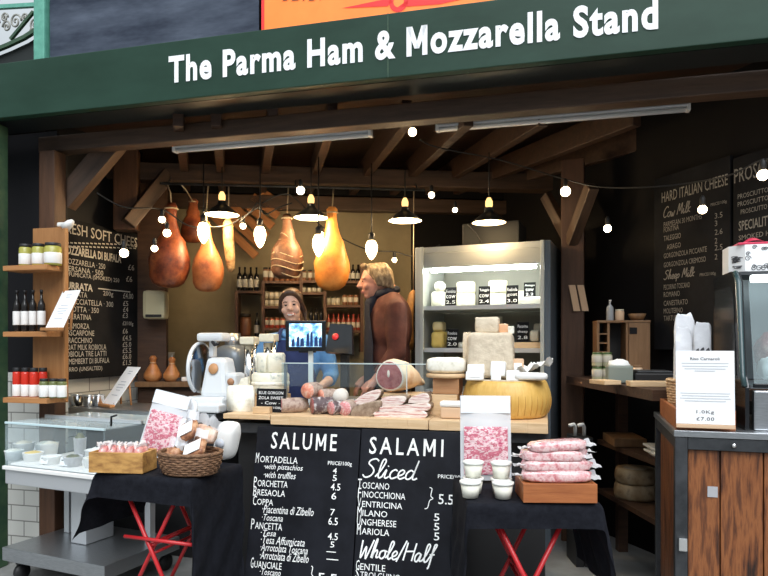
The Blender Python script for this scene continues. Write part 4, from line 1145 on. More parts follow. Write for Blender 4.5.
fpack('clear pack with a broad white label lying at the front of the basket', .035, -.045, .115, .12, .1, .035, (R(-42), R(-24), LT.rz))
fpack('clear pack with a white label behind the front one in the basket', -.02, .03, .19, .11, .1, .035, (R(-38), R(-26), LT.rz))
fpack('clear pack of brown morsels at the left of the basket', -.07, -.02, .09, .07, .06, .05, (R(-30), 0, LT.rz), m_nuts, False)
fpack('clear pack of brown morsels standing at the top of the basket', .05, .08, .17, .12, .08, .04, (R(-20), R(14), LT.rz), patchy('tan morsels', [(.5, .25, .15), (.72, .5, .38), (.8, .7, .6)], 20, .4, .2), False)
t = thing('olive_pot', 'small dark pot at the left edge of the basket', 'pot', (gx-.045, gy-.075, TZ+.055), LT.rz)
M().lathe([(0, 0), (.024, 0), (.027, .035), (.022, .037), (.02, .03), (0, .03)], 16).build('pot_body', m_blackgl, t)
# white bag
px_, py_, _ = onlt(225, 462)
t = thing('food_bag', 'plump white paper bag with a grey print at the right of the basket', 'bag', (px_-.004, py_+.06, TZ+.001), LT.rz+R(-10))
def bag(p):
    z = p[2]; k = 1 if z < .03 else max(.3, 1-(z-.03)*3.2)
    return (p[0]*(1.0+.25*max(0, z)*3)+z*.22, p[1]*k, z)
M().blob((0, 0, .1), (.062, .05, .1), 22, 18, pw=.62, nz=.06, shape=bag).build('bag_body', m_paper, t)
M().lathe([(0, 0), (.03, 0), (.03, .002), (0, .002)], 18, sy=.8, T=Matrix.Translation((.0, -.0535, .09)) @ Matrix.Rotation(R(84), 4, 'X')).build('print', m_inkb, t)
# pouches of sliced salami
m_slices = patchy('salami slices', [(.45, .05, .12), (.66, .22, .3), (.84, .7, .7), (.5, .09, .15), (.62, .2, .26), (.86, .78, .77)], 30, .35, .15, st=(1, 1, 1.7), coat=.5)
def pouch(label, loc, rz, wd, ht, lean, skew=0, rows=5, fill=.55):
    t = thing('salami_pouch', label, 'pouch', loc, rot=(-R(lean), skew, rz))
    def fr(i, j): 
        x = (i-.5)*wd; z = ht*j
        return (x, -.022*math.sin(math.pi*i)*max(0, math.sin(math.pi*min(1, j*1.1)))-.003, z)
    M().sheet(fr, 16, 20).sheet(lambda i, j: ((i-.5)*wd, .004, ht*j), 1, 1).build('film', m_plastw, t, fix=False)
    M().box((0, -.0095, ht*.89), (wd*.98, .004, ht*.2), .001).build('header', pm('pouch header', (.78, .82, .87), .3), t)
    def sl(i, j):
        x = (i-.5)*wd*.86; k = .07+fill*j
        y = fr(i*.86+.07, k)[1]
        return (x, y-.004-.005*abs(noise.noise((i*7, j*9, wd)))*(1 if 0 < j < 1 else 0), ht*k)
    M().sheet(sl, 24, 30).build('sliced_salami', m_slices, t, fix=False)
    M().box((0, -.004, ht*(.05+fill*.55)), (wd*.86, .004, ht*fill), .001).build('backing_card', pm('pale meat', (.75, .6, .58), .5), t)
    return t
lx, ly, _ = onlt(151, 463)
pouch('upright clear pouch of pink sliced salami leaning on the left table', (lx, ly+.05, TZ+.022), LT.rz+R(4), .215, .335, 14, R(11), 8, .62)
t = thing('salami_pouch', 'pale rear pouch peeping out behind the left salami pouch', 'pouch', (lx+.05, ly+.085, TZ+.022), rot=(-R(12), R(12), LT.rz))
M().blob((0, .012, .155), (.09, .012, .155), 16, 14, pw=.4).build('film', pm('pale pouch', (.76, .79, .83), .35), t)
M().box((0, 0, .18), (.1, .002, .08)).build('label_sticker', m_card, t)

# ================================================================== right folding table
RT = Pl(.318, 2.385, 0); RTZ = .75
t = thing('folding_table', 'small folding table with red metal legs under the right black cloth', 'table', RT.w(0, 0), 0)
M().box((.2425, .23, RTZ-.016), (.465, .44, .026), .004).build('tabletop', m_redm, t)
xfront(t, .485, .46, RTZ-.03)
t2 = clothmesh(.485, .46, .42, .36, .1, .08, .012, 5, 0, .12).build('tablecloth', m_cloth, None, RT.w(0, 0, RTZ), 0)
tag(t2, 'black cloth draped over the right folding table, hanging low at both front corners', 'tablecloth')
RZ = RTZ+.007
def onrt(u, v): x, y, z = G(u, v, RZ); return (x, y, RZ+.001)
def tub(label, loc):
    t = thing('lidded_tub', label, 'tub', loc, R(random.uniform(-20, 20)), 'white dip tubs on the right table')
    M().lathe([(0, 0), (.03, 0), (.038, .052), (0, .052)], 26).build('tub_body', pm('white tub', (.8, .78, .68), .4), t)
    M().lathe([(0, .0525), (.041, .0525), (.042, .056), (.042, .062), (.034, .063), (.033, .059), (0, .059)], 26).build('lid', pm('clear lid', (.82, .83, .78), .25), t)
    return t
random.seed(5)
pL = onrt(471.5, 499); pR = onrt(504.5, 500)
pL2 = (pL[0]+.02, pL[1]+.095, pL[2]); pR2 = (pR[0]+.005, pR[1]+.095, pR[2])
for p, lab in [(pL, 'white lidded tub at the front left of the right table'), (pR, 'white lidded tub at the front of the right table beside the crate')]: tub(lab, (p[0], p[1]+.03, p[2]))
for p, lab in [(pL2, 'white lidded tub, lower one of the rear left pair before the pouch'), (pR2, 'white lidded tub, lower one of the rear right pair before the pouch')]: tub(lab, p)
for p, lab in [(pL2, 'white lidded tub, topmost of the rear left pair before the pouch'), (pR2, 'white lidded tub, topmost of the rear right pair before the pouch')]: tub(lab, (p[0], p[1], p[2]+.064))
q = onrt(489.5, 487)
pouch('tall clear stand-up pouch of sliced salami on the right table', (q[0], q[1]+.09, RZ+.008), R(-4), .215, .36, 7, 0, 8, .56)
# crate with packets
cx_, cy_, _ = onrt(561, 504)
t = thing('wooden_crate', 'orange brown wooden crate under the stacked salami packets on the right table', 'crate', (cx_, cy_, RZ+.001), R(-2))
cw_, cd_, ch_ = .272, .18, .07
Tn = Matrix.Translation((0, cd_/2+.01, 0))
for s in (-1, 1):
    M().box((0, s*(cd_/2-.006), ch_/2), (cw_, .012, ch_), .002, T=Tn).build('long_panel', m_crate, t)
    M().box((s*(cw_/2-.006), 0, ch_/2), (.012, cd_-.025, ch_), .002, T=Tn).build('end_panel', m_crate, t)
M().box((0, 0, ch_-.012), (cw_-.025, cd_-.025, .02), T=Tn).build('packed_bottom', m_crate, t)
m_spk = patchy('salami packet', [(.5, .14, .16), (.66, .32, .33), (.78, .58, .57), (.56, .2, .22)], 45, .25, .15, coat=.8)
def spack(label, x, y, z, L, r, rz, st, tip=0):
    t = thing('salami_packet', label, 'packet', (cx_+x, cy_+y, RZ+z), rot=(0, tip, rz))
    M().blob((0, 0, 0), (L/2*1.06, r*2.5, r*1.2), 24, 14, pw=.5, nz=.1, ns=4, seed=z*80+x).build('meat', m_spk, t)
    for s in (-1, 1):
        M().sheet(lambda a, b: (s*(L/2*.93+.045*a), (b-.5)*r*(3.2+1.2*a), (.007*math.sin(b*7+x*50)+.012*noise.noise((a*3, b*4, x*30)))*a+r*.9*(b-.5)*math.sin(x*40+s)), 4, 10).build('film_end', m_plast, t, fix=False)
    if st: M().box((st, -r*1.5, r*.45), (.05, .012, r*.8), .002, T=Matrix.Rotation(0, 4, 'X')).build('label_sticker', m_card, t)
spack('salami packet with a white label, lowest on the orange crate', 0, .075, .092, .245, .02, R(-2), .01)
spack('salami packet lying second from the bottom of the stack on the orange crate', .005, .08, .131, .25, .018, R(3), 0)
spack('salami packet lying third in the stack, with a printed label', -.015, .08, .167, .22, .018, R(-3), -.02)
spack('pink salami packet on top of the stack on the orange crate', .005, .08, .204, .21, .017, R(6), 0, R(-3))
spack('short salami packet at the right rear of the stack', .075, .13, .167, .1, .019, R(20), 0)
# ================================================================== planked cabinet at the right
CZ = 1.02; CWD = .92; CDP = .68
t = thing('planked_cabinet', 'rustic planked wooden cabinet in a dark steel frame at the right front', 'cabinet', CB.w(0, 0), CB.rz)
M().box((CWD/2, CDP/2, CZ-.0125), (CWD+.01, CDP+.01, .025), .003).build('steel_top', m_steel, t)
for x in (.022, CWD-.022):
    for y in (.022, CDP-.022):
        M().box((x, y, (CZ-.027)/2), (.044, .044, CZ-.028), .003).build('corner_post', m_iron, t)
M().box((CWD/2, .021, CZ-.05), (CWD-.09, .04, .044), .002).build('front_rail', m_iron, t)
M().box((CWD/2, .021, .04), (CWD-.09, .04, .06), .002).build('bottom_rail', m_iron, t)
M().box((.021, CDP/2, CZ-.05), (.04, CDP-.09, .044), .002).build('side_rail', m_iron, t)
xx = [.046, .158, .302, .46, .61, .76, .874]
for i in range(6):
    M().box(((xx[i]+xx[i+1])/2, .03, .51), (xx[i+1]-xx[i]-.004, .022, .87), .003).build('plank', m_plank, t)
for i in range(4):
    M().box((.03, .046+.147*(i+.5), .51), (.02, .143, .87), .003).build('side_plank', m_plank, t)
M().box((CWD/2, CDP-.04, .5), (CWD-.1, .02, .9)).build('back_panel', m_plank, t)
M().box((.132, .017, .79), (.035, .002, .04)).build('sticker', pm('grey sticker', (.4, .4, .42), .4), t)
h = M().box((.026, -.008, .59), (.03, .014, .05), .004).build('latch', m_chrome, t)
M().lathe([(0, 0), (.009, 0), (.007, .006), (0, .007)], 12, T=Matrix.Translation((.2, .0, CZ-.05)) @ Matrix.Rotation(R(90), 4, 'X')).build('screw_head', m_chrome, t)
def oncb(u, b, z=CZ): a, _ = CB.hit(u, off=b); return CB.w(a, b, z+.001)
# wooden tray
a0 = .006; a1, _ = CB.hit(736, off=.03)
TW = a1-a0; TDp = .5; TH = .075
t = thing('wooden_tray', 'reddish wooden tray on the planked cabinet under basket and rice card', 'tray', CB.w((a0+a1)/2, .03, CZ+.001), CB.rz)
M().box((0, TDp/2, .01), (TW-.03, TDp-.03, .018)).build('bottom', m_crate, t)
for s in (0, 1):
    M().box((0, .007+s*(TDp-.014), TH/2), (TW, .014, TH), .002).build('long_panel', m_crate, t)
    M().box(((s*2-1)*(TW/2-.007), TDp/2, TH/2), (.014, TDp-.03, TH), .002).build('end_panel', m_crate, t)
# card
a, _ = CB.hit(705, off=.0); 
t = thing('price_card', 'large white rice price card reading 1.0Kg and seven pounds', 'sign', (0, 0, 0))
ct = CB.w(a, -.008, CZ+.026)
t.location = ct; t.rotation_euler = (-R(-2), 0, CB.rz)
cw_, ch_ = .2, .275
t.rotation_euler = (R(-3), 0, CB.rz)
cd = M().box((0, .002, ch_/2), (cw_, .004, ch_), .001).build('card', m_card, t)
p = M(); p.text('Riso Carnaroli', -.05, .05, ch_*.872, ch_*.91, -.001, bold=.012); p.build('title_print', m_ink, cd, fix=False); p = M()
p.text('1.0Kg', -.03, .03, ch_*.135, ch_*.19, -.001, bold=.004, space=1.1).text('\u00a37.00', -.03, .03, ch_*.05, ch_*.098, -.001, bold=.004, space=1.1)
p.build('price_print', m_ink, cd, fix=False)
p = M()
for k, q in [(.83, .8), (.79, .78), (.755, .7), (.725, .35), (.42, .85), (.385, .8), (.35, .86), (.315, .7)]: p.box((0, -.0006, ch_*k), (cw_*q, .0008, .003))
p.build('fine_print', pm('fine print', (.55, .57, .6), .6), cd)
M().box((0, .004, -.008), (cw_*1.0, .018, .014), .002).build('card_foot', m_kraft, t)
# basket with white bags
bxx = CB.w((a0+a1)/2, .4, CZ+.021)
t = thing('wicker_basket', 'small honey coloured wicker basket in the tray behind the rice card', 'basket', bxx, CB.rz)
m_wick2 = patchy('honey wicker', [(.3, .16, .07), (.55, .34, .17), (.68, .46, .26)], 60, .6, .5, st=(1, 1, 2))
basket(t, .084, .135, 1.0, m_wick2, 30, 13)
m_rice = patchy('rice bag', [(.8, .82, .86), (.72, .74, .78), (.84, .86, .9)], 12, .35, .3)
def ricebag(label, dx, dy, w_, h_, rz, seed):
    t = thing('rice_bag', label, 'bag', (bxx[0]+dx, bxx[1]+dy, bxx[2]+.012), CB.rz+rz)
    def sh(p):
        z = p[2]; k = 1 if z < h_*.1 else max(.12, 1-(z-h_*.1)/(h_*.42))
        return (p[0], p[1]*k, z)
    M().blob((0, 0, h_/2), (w_/2, .026, h_/2), 26, 22, pw=.36, nz=.09, ns=3, seed=seed, shape=sh).build('bag_body', m_rice, t)
    m = M()
    for (x, z, s) in [(-.02, .66, .013), (.0, .68, .011), (.02, .67, .012)]: m.add([(x-s, -.02, h_*z), (x+s*.8, -.02, h_*z+.004), (x+s*.4, -.02, h_*z+s*1.6), (x-s*.3, -.02, h_*z+s*1.1)], [(0, 1, 2, 3)])
    m.build('black_print', m_ink, t, fix=False)
ricebag('white rice bag at the left of the honey wicker basket', -.042, -.028, .07, .36, R(10), 1)
ricebag('tallest white rice bag with folded top in the honey wicker basket', -.005, .035, .085, .42, R(-6), 2)
ricebag('white rice bag at the right of the honey wicker basket behind the card', .042, -.028, .07, .385, R(-8), 3)
# glass ham cabinet -------------------------------------------------
d0 = oncb(746, .05)
GA, _ = CB.hit(750, off=.05)
GB = Pl(*CB.w(GA, .06)[:2], math.degrees(CB.rz)+2)
t = thing('glass_ham_cabinet', 'black framed countertop glass cabinet with curved side at the far right', 'display case', GB.w(0, 0, CZ+.001), GB.rz)
gh = .62; gw = .36; gd = .5
prof = [(0, .01), (0, .17), (.02, .175)]
side = [(.0, 0), (gd, 0), (gd, gh), (.2, gh), (.13, gh-.01), (.085, gh-.05), (.03, .2), (0, .16)]
TS = lambda x: Matrix.Translation((x, 0, 0)) @ Matrix.Rotation(R(90), 4, 'Z') 
M().prism(side, 0, .014, T=TS(0.0)).build('side_panel', m_blackgl, t)
M().prism(side, 0, .014, T=TS(gw)).build('side_panel', m_blackgl, t)
M().prism([(.12, .2), (gd-.04, .2), (gd-.04, gh-.06), (.22, gh-.06), (.16, gh-.1)], .0, .002, T=TS(-.0145)).build('side_window', pm('smoked window', (.05, .056, .06), .12), t)  # lighter inset paints the grey reflections on the black side
M().box((gw/2, .02, .075), (gw-.034, .03, .15), .006).build('steel_front', m_steel, t)
M().box((gw/2, gd/2+.02, .16), (gw-.034, gd-.06, .012)).build('deck', m_steel, t)
M().box((gw/2, gd-.01, gh/2+.08), (gw-.034, .014, gh-.18)).build('rear_panel', pm('rear steel', (.3, .34, .36), .3, .5), t)
M().box((gw/2, .3, gh-.008), (gw-.034, .2, .014)).build('roof_plate', m_iron, t)
M().sheet(lambda a, b: (.018+(gw-.034)*a, .008+.072*b, .175+(gh-.23)*b), 1, 1).build('front_glass', glass('cabinet glass', (.75, .88, .9), .8), t, fix=False)
M().tube([(-.016, .002, .165), (-.016, .03, .205), (-.016, .084, gh-.055), (-.016, .13, gh-.012)], .011, 8).build('edge_frame', pm('teal black frame', (.03, .06, .065), .25), t)
M().box((gw/2, .1, gh-.04), (gw-.06, .03, .03), .008).build('light_strip', emit('cabinet light', (.9, 1, 1), 3), t)  # added glowing band, stands in for the white paper label across the glass
M().box((gw/2, .012, .168), (gw-.034, .018, .016), .003).build('sill_strip', m_blackgl, t)
m_hamd = patchy('ham in glass', [(.1, .02, .02), (.24, .05, .05), (.5, .3, .25)], 14, .35, .1)
t = thing('small_ham', 'dark red piece of ham with white paper inside the far right glass cabinet', 'ham', GB.w(.17, .24, CZ+.172), GB.rz)
M().blob((0, 0, .12), (.09, .06, .09), 22, 16, nz=.15).build('meat', m_hamd, t)
M().blob((.02, -.03, .06), (.1, .05, .055), 20, 12, pw=.6, nz=.25, ns=4).build('white_paper', m_paper, t)
# panettone style box
t = thing('gift_box', 'white gift box with black scroll print and pink ribbon on the glass cabinet', 'box', GB.w(.155, .33, CZ+gh+.003), GB.rz)
oh = .11
def oct_(w_, d_): c = .05; return [(-w_/2+c, -d_/2), (w_/2-c, -d_/2), (w_/2, -d_/2+c), (w_/2, d_/2-c), (w_/2-c, d_/2), (-w_/2+c, d_/2), (-w_/2, d_/2-c), (-w_/2, -d_/2+c)]
M().slab(oct_(.32, .2), 0, oh).build('carton', m_card, t)
m = M(); random.seed(11)
for i in range(26):
    x = random.uniform(-.095, .095); z = random.choice([.012, .02, .09, .098, .03+.05*random.random()])
    if abs(x) < .07 and .025 < z < .085: x = math.copysign(.1, x)
    r = random.uniform(.008, .015)
    m.stroke([(x+r*(1-k/15)*math.cos(k*.7), z+r*(1-k/15)*math.sin(k*.7)) for k in range(14)], .003, -.1012)
for i in range(5):
    z = random.uniform(.015, .095); x = -.155+random.uniform(-.008, .008); r = .008
    T = Matrix.Translation((-.135, -.075, 0)) @ Matrix.Rotation(R(-45), 4, 'Z')
    m2 = M().stroke([(random.uniform(-.02, .02)+r*(1-k/13)*math.cos(k*.7), z+r*(1-k/13)*math.sin(k*.7)) for k in range(12)], .003, -.002)
    m.add(m2.v, m2.f, 0, False, T)
m.build('scroll_print', m_ink, t, fix=False)
m_rib = pm('pink ribbon', (.62, .03, .09), .4)
M().box((0, -.02, oh+.005), (.27, .16, .009), .002).build('ribbon', m_rib, t)
for s in (-1, 1): M().sheet(lambda a, b: (s*(.008+.1*a), -.06+.05*b, oh+.01+.03*math.sin(a*math.pi)*(.4+.6*b)), 8, 3).build('ribbon_loop', m_rib, t, fix=False)

# ================================================================== right wall bench
z1 = 1.13
t = thing('wall_bench', 'dark wooden bench with two lower shelves along the right wall', 'shelf', (0, 0, 0))
poly = [(1.22, 4.28), (1.25, 2.98), (2.0, 2.98), (1.56, 4.28)]
M().slab(poly, z1-.05, z1).build('bench_top', m_dwood, t)
M().slab([(1.40, 4.2), (1.47, 3.25), (1.88, 3.25), (1.55, 4.2)], .69, .72).build('middle_shelf', m_dwood, t)
M().slab([(1.40, 4.2), (1.47, 3.25), (1.88, 3.25), (1.55, 4.2)], .37, .40).build('lower_shelf', m_dwood, t)
for (x, y) in ((1.51, 3.3),):
    M().box((x, y, (z1-.05)/2), (.06, .06, z1-.052)).build('leg', m_dwood, t)
for (x, y) in ((1.545, 4.16), (1.82, 3.3)):
    M().box((x, y, (z1-.05)/2), (.06, .06, z1-.052)).build('leg', m_dwood, t)
def bat(u, Y, z=z1): return ((u-384)/FPX*Y, Y, z+.001)
# little cabinet
Y = 3.95; s_ = Y/FPX
x0 = (597-384)*s_; x1 = (648-384)*s_; ch = (372-317)*s_+.02; w_ = x1-x0; 
t = thing('wooden_cabinet', 'small open wooden cabinet with compartments on the bench', 'cabinet', ((x0+x1)/2+.0, Y-.02, z1+.001), R(-8))
d_ = .16
xs = [-w_/2+.008, -w_/2+w_*.22, -w_/2+w_*.57, w_/2-.008]
for x in xs: M().box((x, d_/2, ch/2), (.014, d_-.014, ch-.03)).build('divider', m_cabw, t)
M().box((0, d_/2, ch-.008), (w_, d_, .014), .002).build('top_panel', m_cabw, t)
M().box((0, d_/2, .008), (w_, d_, .014), .002).build('bottom_panel', m_cabw, t)
M().box((0, d_-.006, ch/2), (w_-.01, .01, ch-.03)).build('back_panel', m_black, t)
dr = M().box(((xs[2]+xs[3])/2, .006, ch/2), (xs[3]-xs[2]-.016, .012, ch-.034), .002).build('door', m_cabw, t)
M().box(((xs[2]+xs[3])/2-.03, -.0015, ch-.065), (.045, .003, .04)).build('slate_label', m_board, dr)
for k in range(4): M().box(((xs[0]+xs[1])/2, d_/2, ch*.3+ch*.62*k/4), (xs[1]-xs[0]-.016, d_-.016, .008)).build('small_shelf', m_cabw, t)
cabc = ((x0+x1)/2, Y-.02)
def cab_on(u, b): 
    q = Pl(cabc[0], cabc[1], -8); a, _ = q.hit(u, off=b); return q.w(a, b, z1+ch+.001)
def bottle(name, label, loc, r, hh, mat, labmat=None, cap=None, group=None, neck=.35, cat='bottle', capm=None):
    t = thing(name, label, cat, loc, 0, group)
    bb = M().lathe([(0, 0), (r*.95, 0), (r, .006), (r, hh*.58), (r*.9, hh*.66), (r*neck, hh*.78), (r*neck, hh*.95), (0, hh*.95)], 14).build('bottle_body', mat, t)
    if labmat: M().lathe([(r+.0006, hh*.16), (r+.001, hh*.17), (r+.001, hh*.48), (r+.0006, hh*.49)], 14).build('label_sticker', labmat, bb)
    M().lathe([(0, hh*.93), (r*(neck+.06), hh*.93), (r*(neck+.06), hh), (0, hh)], 12).build('cap', capm or mat, t)
    return t
def jar(name, label, loc, r, hh, mat, labmat=None, lidm=None, group=None, cat='jar', z0=.3, z1_=.75):
    t = thing(name, label, cat, loc, 0, group)
    jb = M().lathe([(0, 0), (r*.94, 0), (r, .005), (r, hh*.8), (r*.86, hh*.86), (0, hh*.86)], 16).build('jar_body', mat, t)
    if labmat: M().lathe([(r+.0006, hh*z0), (r+.001, hh*z0+.001), (r+.001, hh*z1_-.001), (r+.0006, hh*z1_)], 16).build('label_sticker', labmat, jb)
    M().lathe([(0, hh*.865), (r*.9, hh*.865), (r*.92, hh*.88), (r*.92, hh*.99), (r*.88, hh), (0, hh)], 16).build('lid', lidm or m_black, t)
    return t
m_grn = pm('green glass', (.02, .04, .015), .12)
m_drk = pm('dark glass', (.012, .01, .009), .12)
m_beige = pm('beige label', (.5, .46, .38), .6)
bottle('pump_bottle', 'grey pump bottle standing on the small wooden cabinet', cab_on(610, .08), .022, .13, pm('grey plastic', (.32, .34, .36), .4), None, capm=m_paper, neck=.3)
jar('glass_jar', 'low cream lidded jar on the small wooden cabinet', cab_on(619.5, .08), .028, .07, m_kraft, None, pm('cream lid', (.6, .55, .42), .5))
tag(M().lathe([(0, 0), (.035, 0), (.055, .04), (.05, .042), (.033, .008), (0, .008)], 22).build('wooden_bowl', m_cabw, None, cab_on(637, .08), 0), 'brown wooden bowl on the small wooden cabinet', 'bowl')
for i, (u, zz, lab) in enumerate([(597, 0, 'lower'), (597, 1, 'upper'), (607, 0, 'lower'), (607, 1, 'upper')]):
    x, y, z = bat(u, 3.74)
    jar('preserve_jar', f'{lab} green lidded jar of the {"left" if u < 600 else "right"} pair before the small cabinet', (x, y, z+.083*zz), .029, .081, pm('pale preserve', (.4, .38, .25), .4), m_beige, pm('green lid', (.06, .11, .03), .4), 'jar pairs on the bench')
t = thing('grey_tub', 'grey green plastic tub of white paper on the bench', 'tub', bat(619, 3.5), R(-10))
M().box((0, 0, .05), (.13, .1, .095), .01).build('tub_body', pm('grey green', (.2, .23, .2), .5), t)
M().blob((0, 0, .1), (.055, .04, .03), 16, 10, nz=.4, ns=5).build('paper', m_paper, t)
t = thing('bench_scale', 'black flat weighing scale on the bench', 'scale', bat(651, 3.5), R(-10))
M().box((0, 0, .03), (.2, .18, .056), .008).build('base', m_black, t); M().box((0, 0, .0645), (.18, .17, .011), .003).build('plate', m_iron, t)
jar('glass_jar', 'brown lidded jar at the right of the bench', bat(637, 3.72), .03, .09, m_kraft, m_beige, m_cabw)
jar('glass_jar', 'dark jar in front of the little cabinet door', bat(622, 3.74), .026, .08, m_drk, None, m_cabw)
tag(M().box((0, 0, .012), (.1, .14, .022), .003).build('chopping_board', m_oak, None, bat(605, 3.4), R(15)), 'small yellow wooden board at the front of the bench', 'chopping board')
tag(M().box((0, 0, .014), (.26, .1, .026), .003).build('chopping_board', m_oak, None, bat(655, 3.22), R(-8)), 'longer yellow wooden board at the near end of the bench', 'chopping board')
# pegs on the post
for k, u in enumerate((572, 580.5)):
    A = Vector(W(u, 285, 4.31)); B_ = Vector(W(u+5, 311, 4.31))
    t = thing('wooden_strip', f'pale wooden strip hung on the right post, {"left" if k == 0 else "right"} one of two', 'strip', A, 0)
    d = B_-A
    M().prism([(-.022, 0), (.022, 0), (d.x+.022, d.z), (d.x-.022, d.z)], 0, .008).build('strip', m_kraft, t)
# lower shelves
tag(M().box((0, 0, .026), (.19, .3, .05), .004).build('chopping_board', m_cabw, None, (1.5, 4.0, .722), R(-6)), 'thick brown board on the middle shelf under the bench', 'chopping board')
for k in range(2):
    tag(M().lathe([(0, 0), (.11, 0), (.12, .012), (.12, .02), (0, .02)], 4, T=Matrix.Rotation(R(45), 4, 'Z')).box((0, 0, .024), (.2, .22, .012), .002).build('white_tray', m_paper, None, (1.565-.005*k, 3.52, .722+.031*k), R(-5)), f'flat white tray on the middle shelf, {"lower" if k == 0 else "upper"} of two', 'tray')
m_aged = patchy('aged rind', [(.2, .12, .06), (.36, .25, .14), (.44, .34, .22), (.12, .07, .04)], 9, .6, .2)
def awheel(label, loc, r, hh, sx=1):
    t = thing('aged_cheese', label, 'cheese', loc, 0)
    M().lathe([(0, 0), (r*.94, 0), (r, hh*.2), (r*1.02, hh*.5), (r, hh*.8), (r*.94, hh), (0, hh)], 28, wob=.02).build('rind', m_aged, t)
    M().lathe([(0, hh+.0005), (r*.6, hh+.0005), (r*.55, hh+.003), (0, hh+.003)], 20).build('rind_stamp', m_beige, t)
awheel('aged brown cheese wheel, lower of the stacked pair under the bench', (1.545, 3.93, .402), .125, .09)
awheel('aged brown cheese wheel, upper of the stacked pair under the bench', (1.545, 3.93, .498), .12, .085)
awheel('single tall aged cheese on the lower shelf near the planked cabinet', (1.6, 3.5, .402), .085, .16)
for k, x in enumerate((1.18, 1.235)):
    t = thing('white_tap', f'little white plastic tap beside the counter end, {"left" if k == 0 else "right"} one', 'tap', (x, 3.95, 0), 0)
    M().box((0, 0, .39), (.05, .2, .78), .004).build('stand', m_black, t)
    M().tube([(0, 0, .78), (0, 0, .83), (-.015, -.02, .85), (-.045, -.03, .845)], .012, 8).build('spout', m_white, t)
# ================================================================== tall fridge
FW, FDp, FH = .93, .6, 2.02
t = thing('display_fridge', 'tall open grey display fridge with lit cheese shelves', 'fridge', FR.w(0, 0), FR.rz)
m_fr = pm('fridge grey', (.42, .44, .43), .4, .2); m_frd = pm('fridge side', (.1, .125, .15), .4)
m_fri = pm('fridge inside', (.6, .63, .58), .4)
M().box((.02, FDp/2, FH/2), (.04, FDp, FH), .005).build('side_panel', m_fr, t)
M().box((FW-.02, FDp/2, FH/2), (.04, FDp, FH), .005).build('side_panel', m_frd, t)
M().box((FW/2, FDp-.015, FH/2), (FW-.085, .03, FH-.01)).build('back_panel', pm('fridge back', (.2, .195, .165), .5), t)
M().box((FW/2, FDp/2, FH-.02), (FW-.085, FDp-.04, .04)).build('top_panel', m_fr, t)
zH = FR.hit(480, 266)[1]
M().box((FW/2, .03, (zH+FH-.04)/2), (FW-.085, .04, FH-.045-zH), .006).build('header', pm('header', (.34, .36, .35), .4), t)
M().tube([(.1, .06, zH-.012), (FW-.1, .06, zH-.012)], .013, 10).build('light_tube', emit('fridge tube', (.97, 1, .9), 60), t)
for x in (.052, FW-.052): M().box((x, -.006, FH/2), (.025, .014, FH), .003).build('front_edge', pm('fridge edge', (.5, .53, .5), .35, .3), t)
zS1 = FR.hit(480, 305)[1]; zS2 = FR.hit(480, 348.5)[1]; zS3 = FR.hit(480, 392)[1]
for z in (zS1, zS2, zS3):
    sh = M().box((FW/2, .29, z-.012), (FW-.09, .5, .024), .002).build('shelf', m_fri, t)
    M().box((FW/2, .034, z-.012), (FW-.09, .006, .03)).build('price_rail', m_steel2, sh)
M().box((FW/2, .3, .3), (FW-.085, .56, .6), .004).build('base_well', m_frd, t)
def onf(u, b, z): a, _ = FR.hit(u, off=b); return FR.w(a, b, z+.001)
def fpx(n, b=.2): return n*4.5/FPX
def fch(label, u, wpx, hpx, z, b, mat, pw=.45, dp=.16, seed=1, name='cheese_piece'):
    t = thing(name, label, 'cheese', onf(u, b, z), FR.rz)
    w_ = fpx(wpx); h_ = fpx(hpx)
    M().blob((0, 0, h_/2), (w_/2, dp/2, h_/2), 22, 14, pw=pw, nz=.06, seed=seed).build('paste', mat, t)
def fwheel(label, u, wpx, hpx, z, b, mat):
    t = thing('round_cheese', label, 'cheese', onf(u, b, z), FR.rz)
    r = fpx(wpx)/2; h_ = fpx(hpx)
    M().lathe([(0, 0), (r*.95, 0), (r, h_*.15), (r, h_*.85), (r*.95, h_), (0, h_)], 26).build('rind', mat, t)
    M().lathe([(0, h_+.0005), (r*.5, h_+.0005), (r*.45, h_+.002), (0, h_+.002)], 18).build('paper_label', m_beige, t)
fch('white cheese block at the left of the lit top fridge shelf', 440, 14, 16, zS1, .22, m_white_ch, .35)
fch('pointed white cheese piece on the left block of the top fridge shelf', 440, 12, 11, zS1+fpx(16)+.001, .22, m_white_ch, 1, .12, 3)
fwheel('lower pale cheese wheel second on the top fridge shelf', 465, 21, 14, zS1, .24, m_cream)
fwheel('upper pale cheese wheel second on the top fridge shelf', 466, 19, 11, zS1+fpx(14)+.003, .24, m_cream)
fwheel('lower pale cheese in the middle of the top fridge shelf', 497, 18, 13, zS1, .24, m_white_ch)
fwheel('upper pale cheese in the middle of the top fridge shelf', 498, 19, 12, zS1+fpx(13)+.003, .24, m_cream)
fch('pale cheese at the right rear of the top fridge shelf', 522, 18, 16, zS1, .34, m_cream, .5, .12, 4)
fch('flat white wrapped cheese at the right front of the top fridge shelf', 532, 26, 8, zS1, .16, m_paper, .5, .12, 5)
fch('yellow cheese block at the left of the middle fridge shelf', 440, 14, 17, zS2, .2, m_yell, .4)
fch('smaller pale yellow piece on the yellow block of the middle fridge shelf', 439.5, 11, 10, zS2+fpx(17)+.001, .2, pm('pale yellow cheese', (.72, .6, .32), .5), .45, .13, 6)
fch('round white cheese beside the slate on the middle fridge shelf', 461, 8, 6, zS2, .16, m_white_ch, 1, .05, 6)
fch('pale piece of cheese at the right of the middle fridge shelf', 535, 9, 11, zS2+.045, .17, m_cream, .4, .08, 8)
fch('taller pale piece of cheese at the far right of the middle fridge shelf', 538, 8, 18, zS2+.045, .27, m_cream, .4, .08, 9)
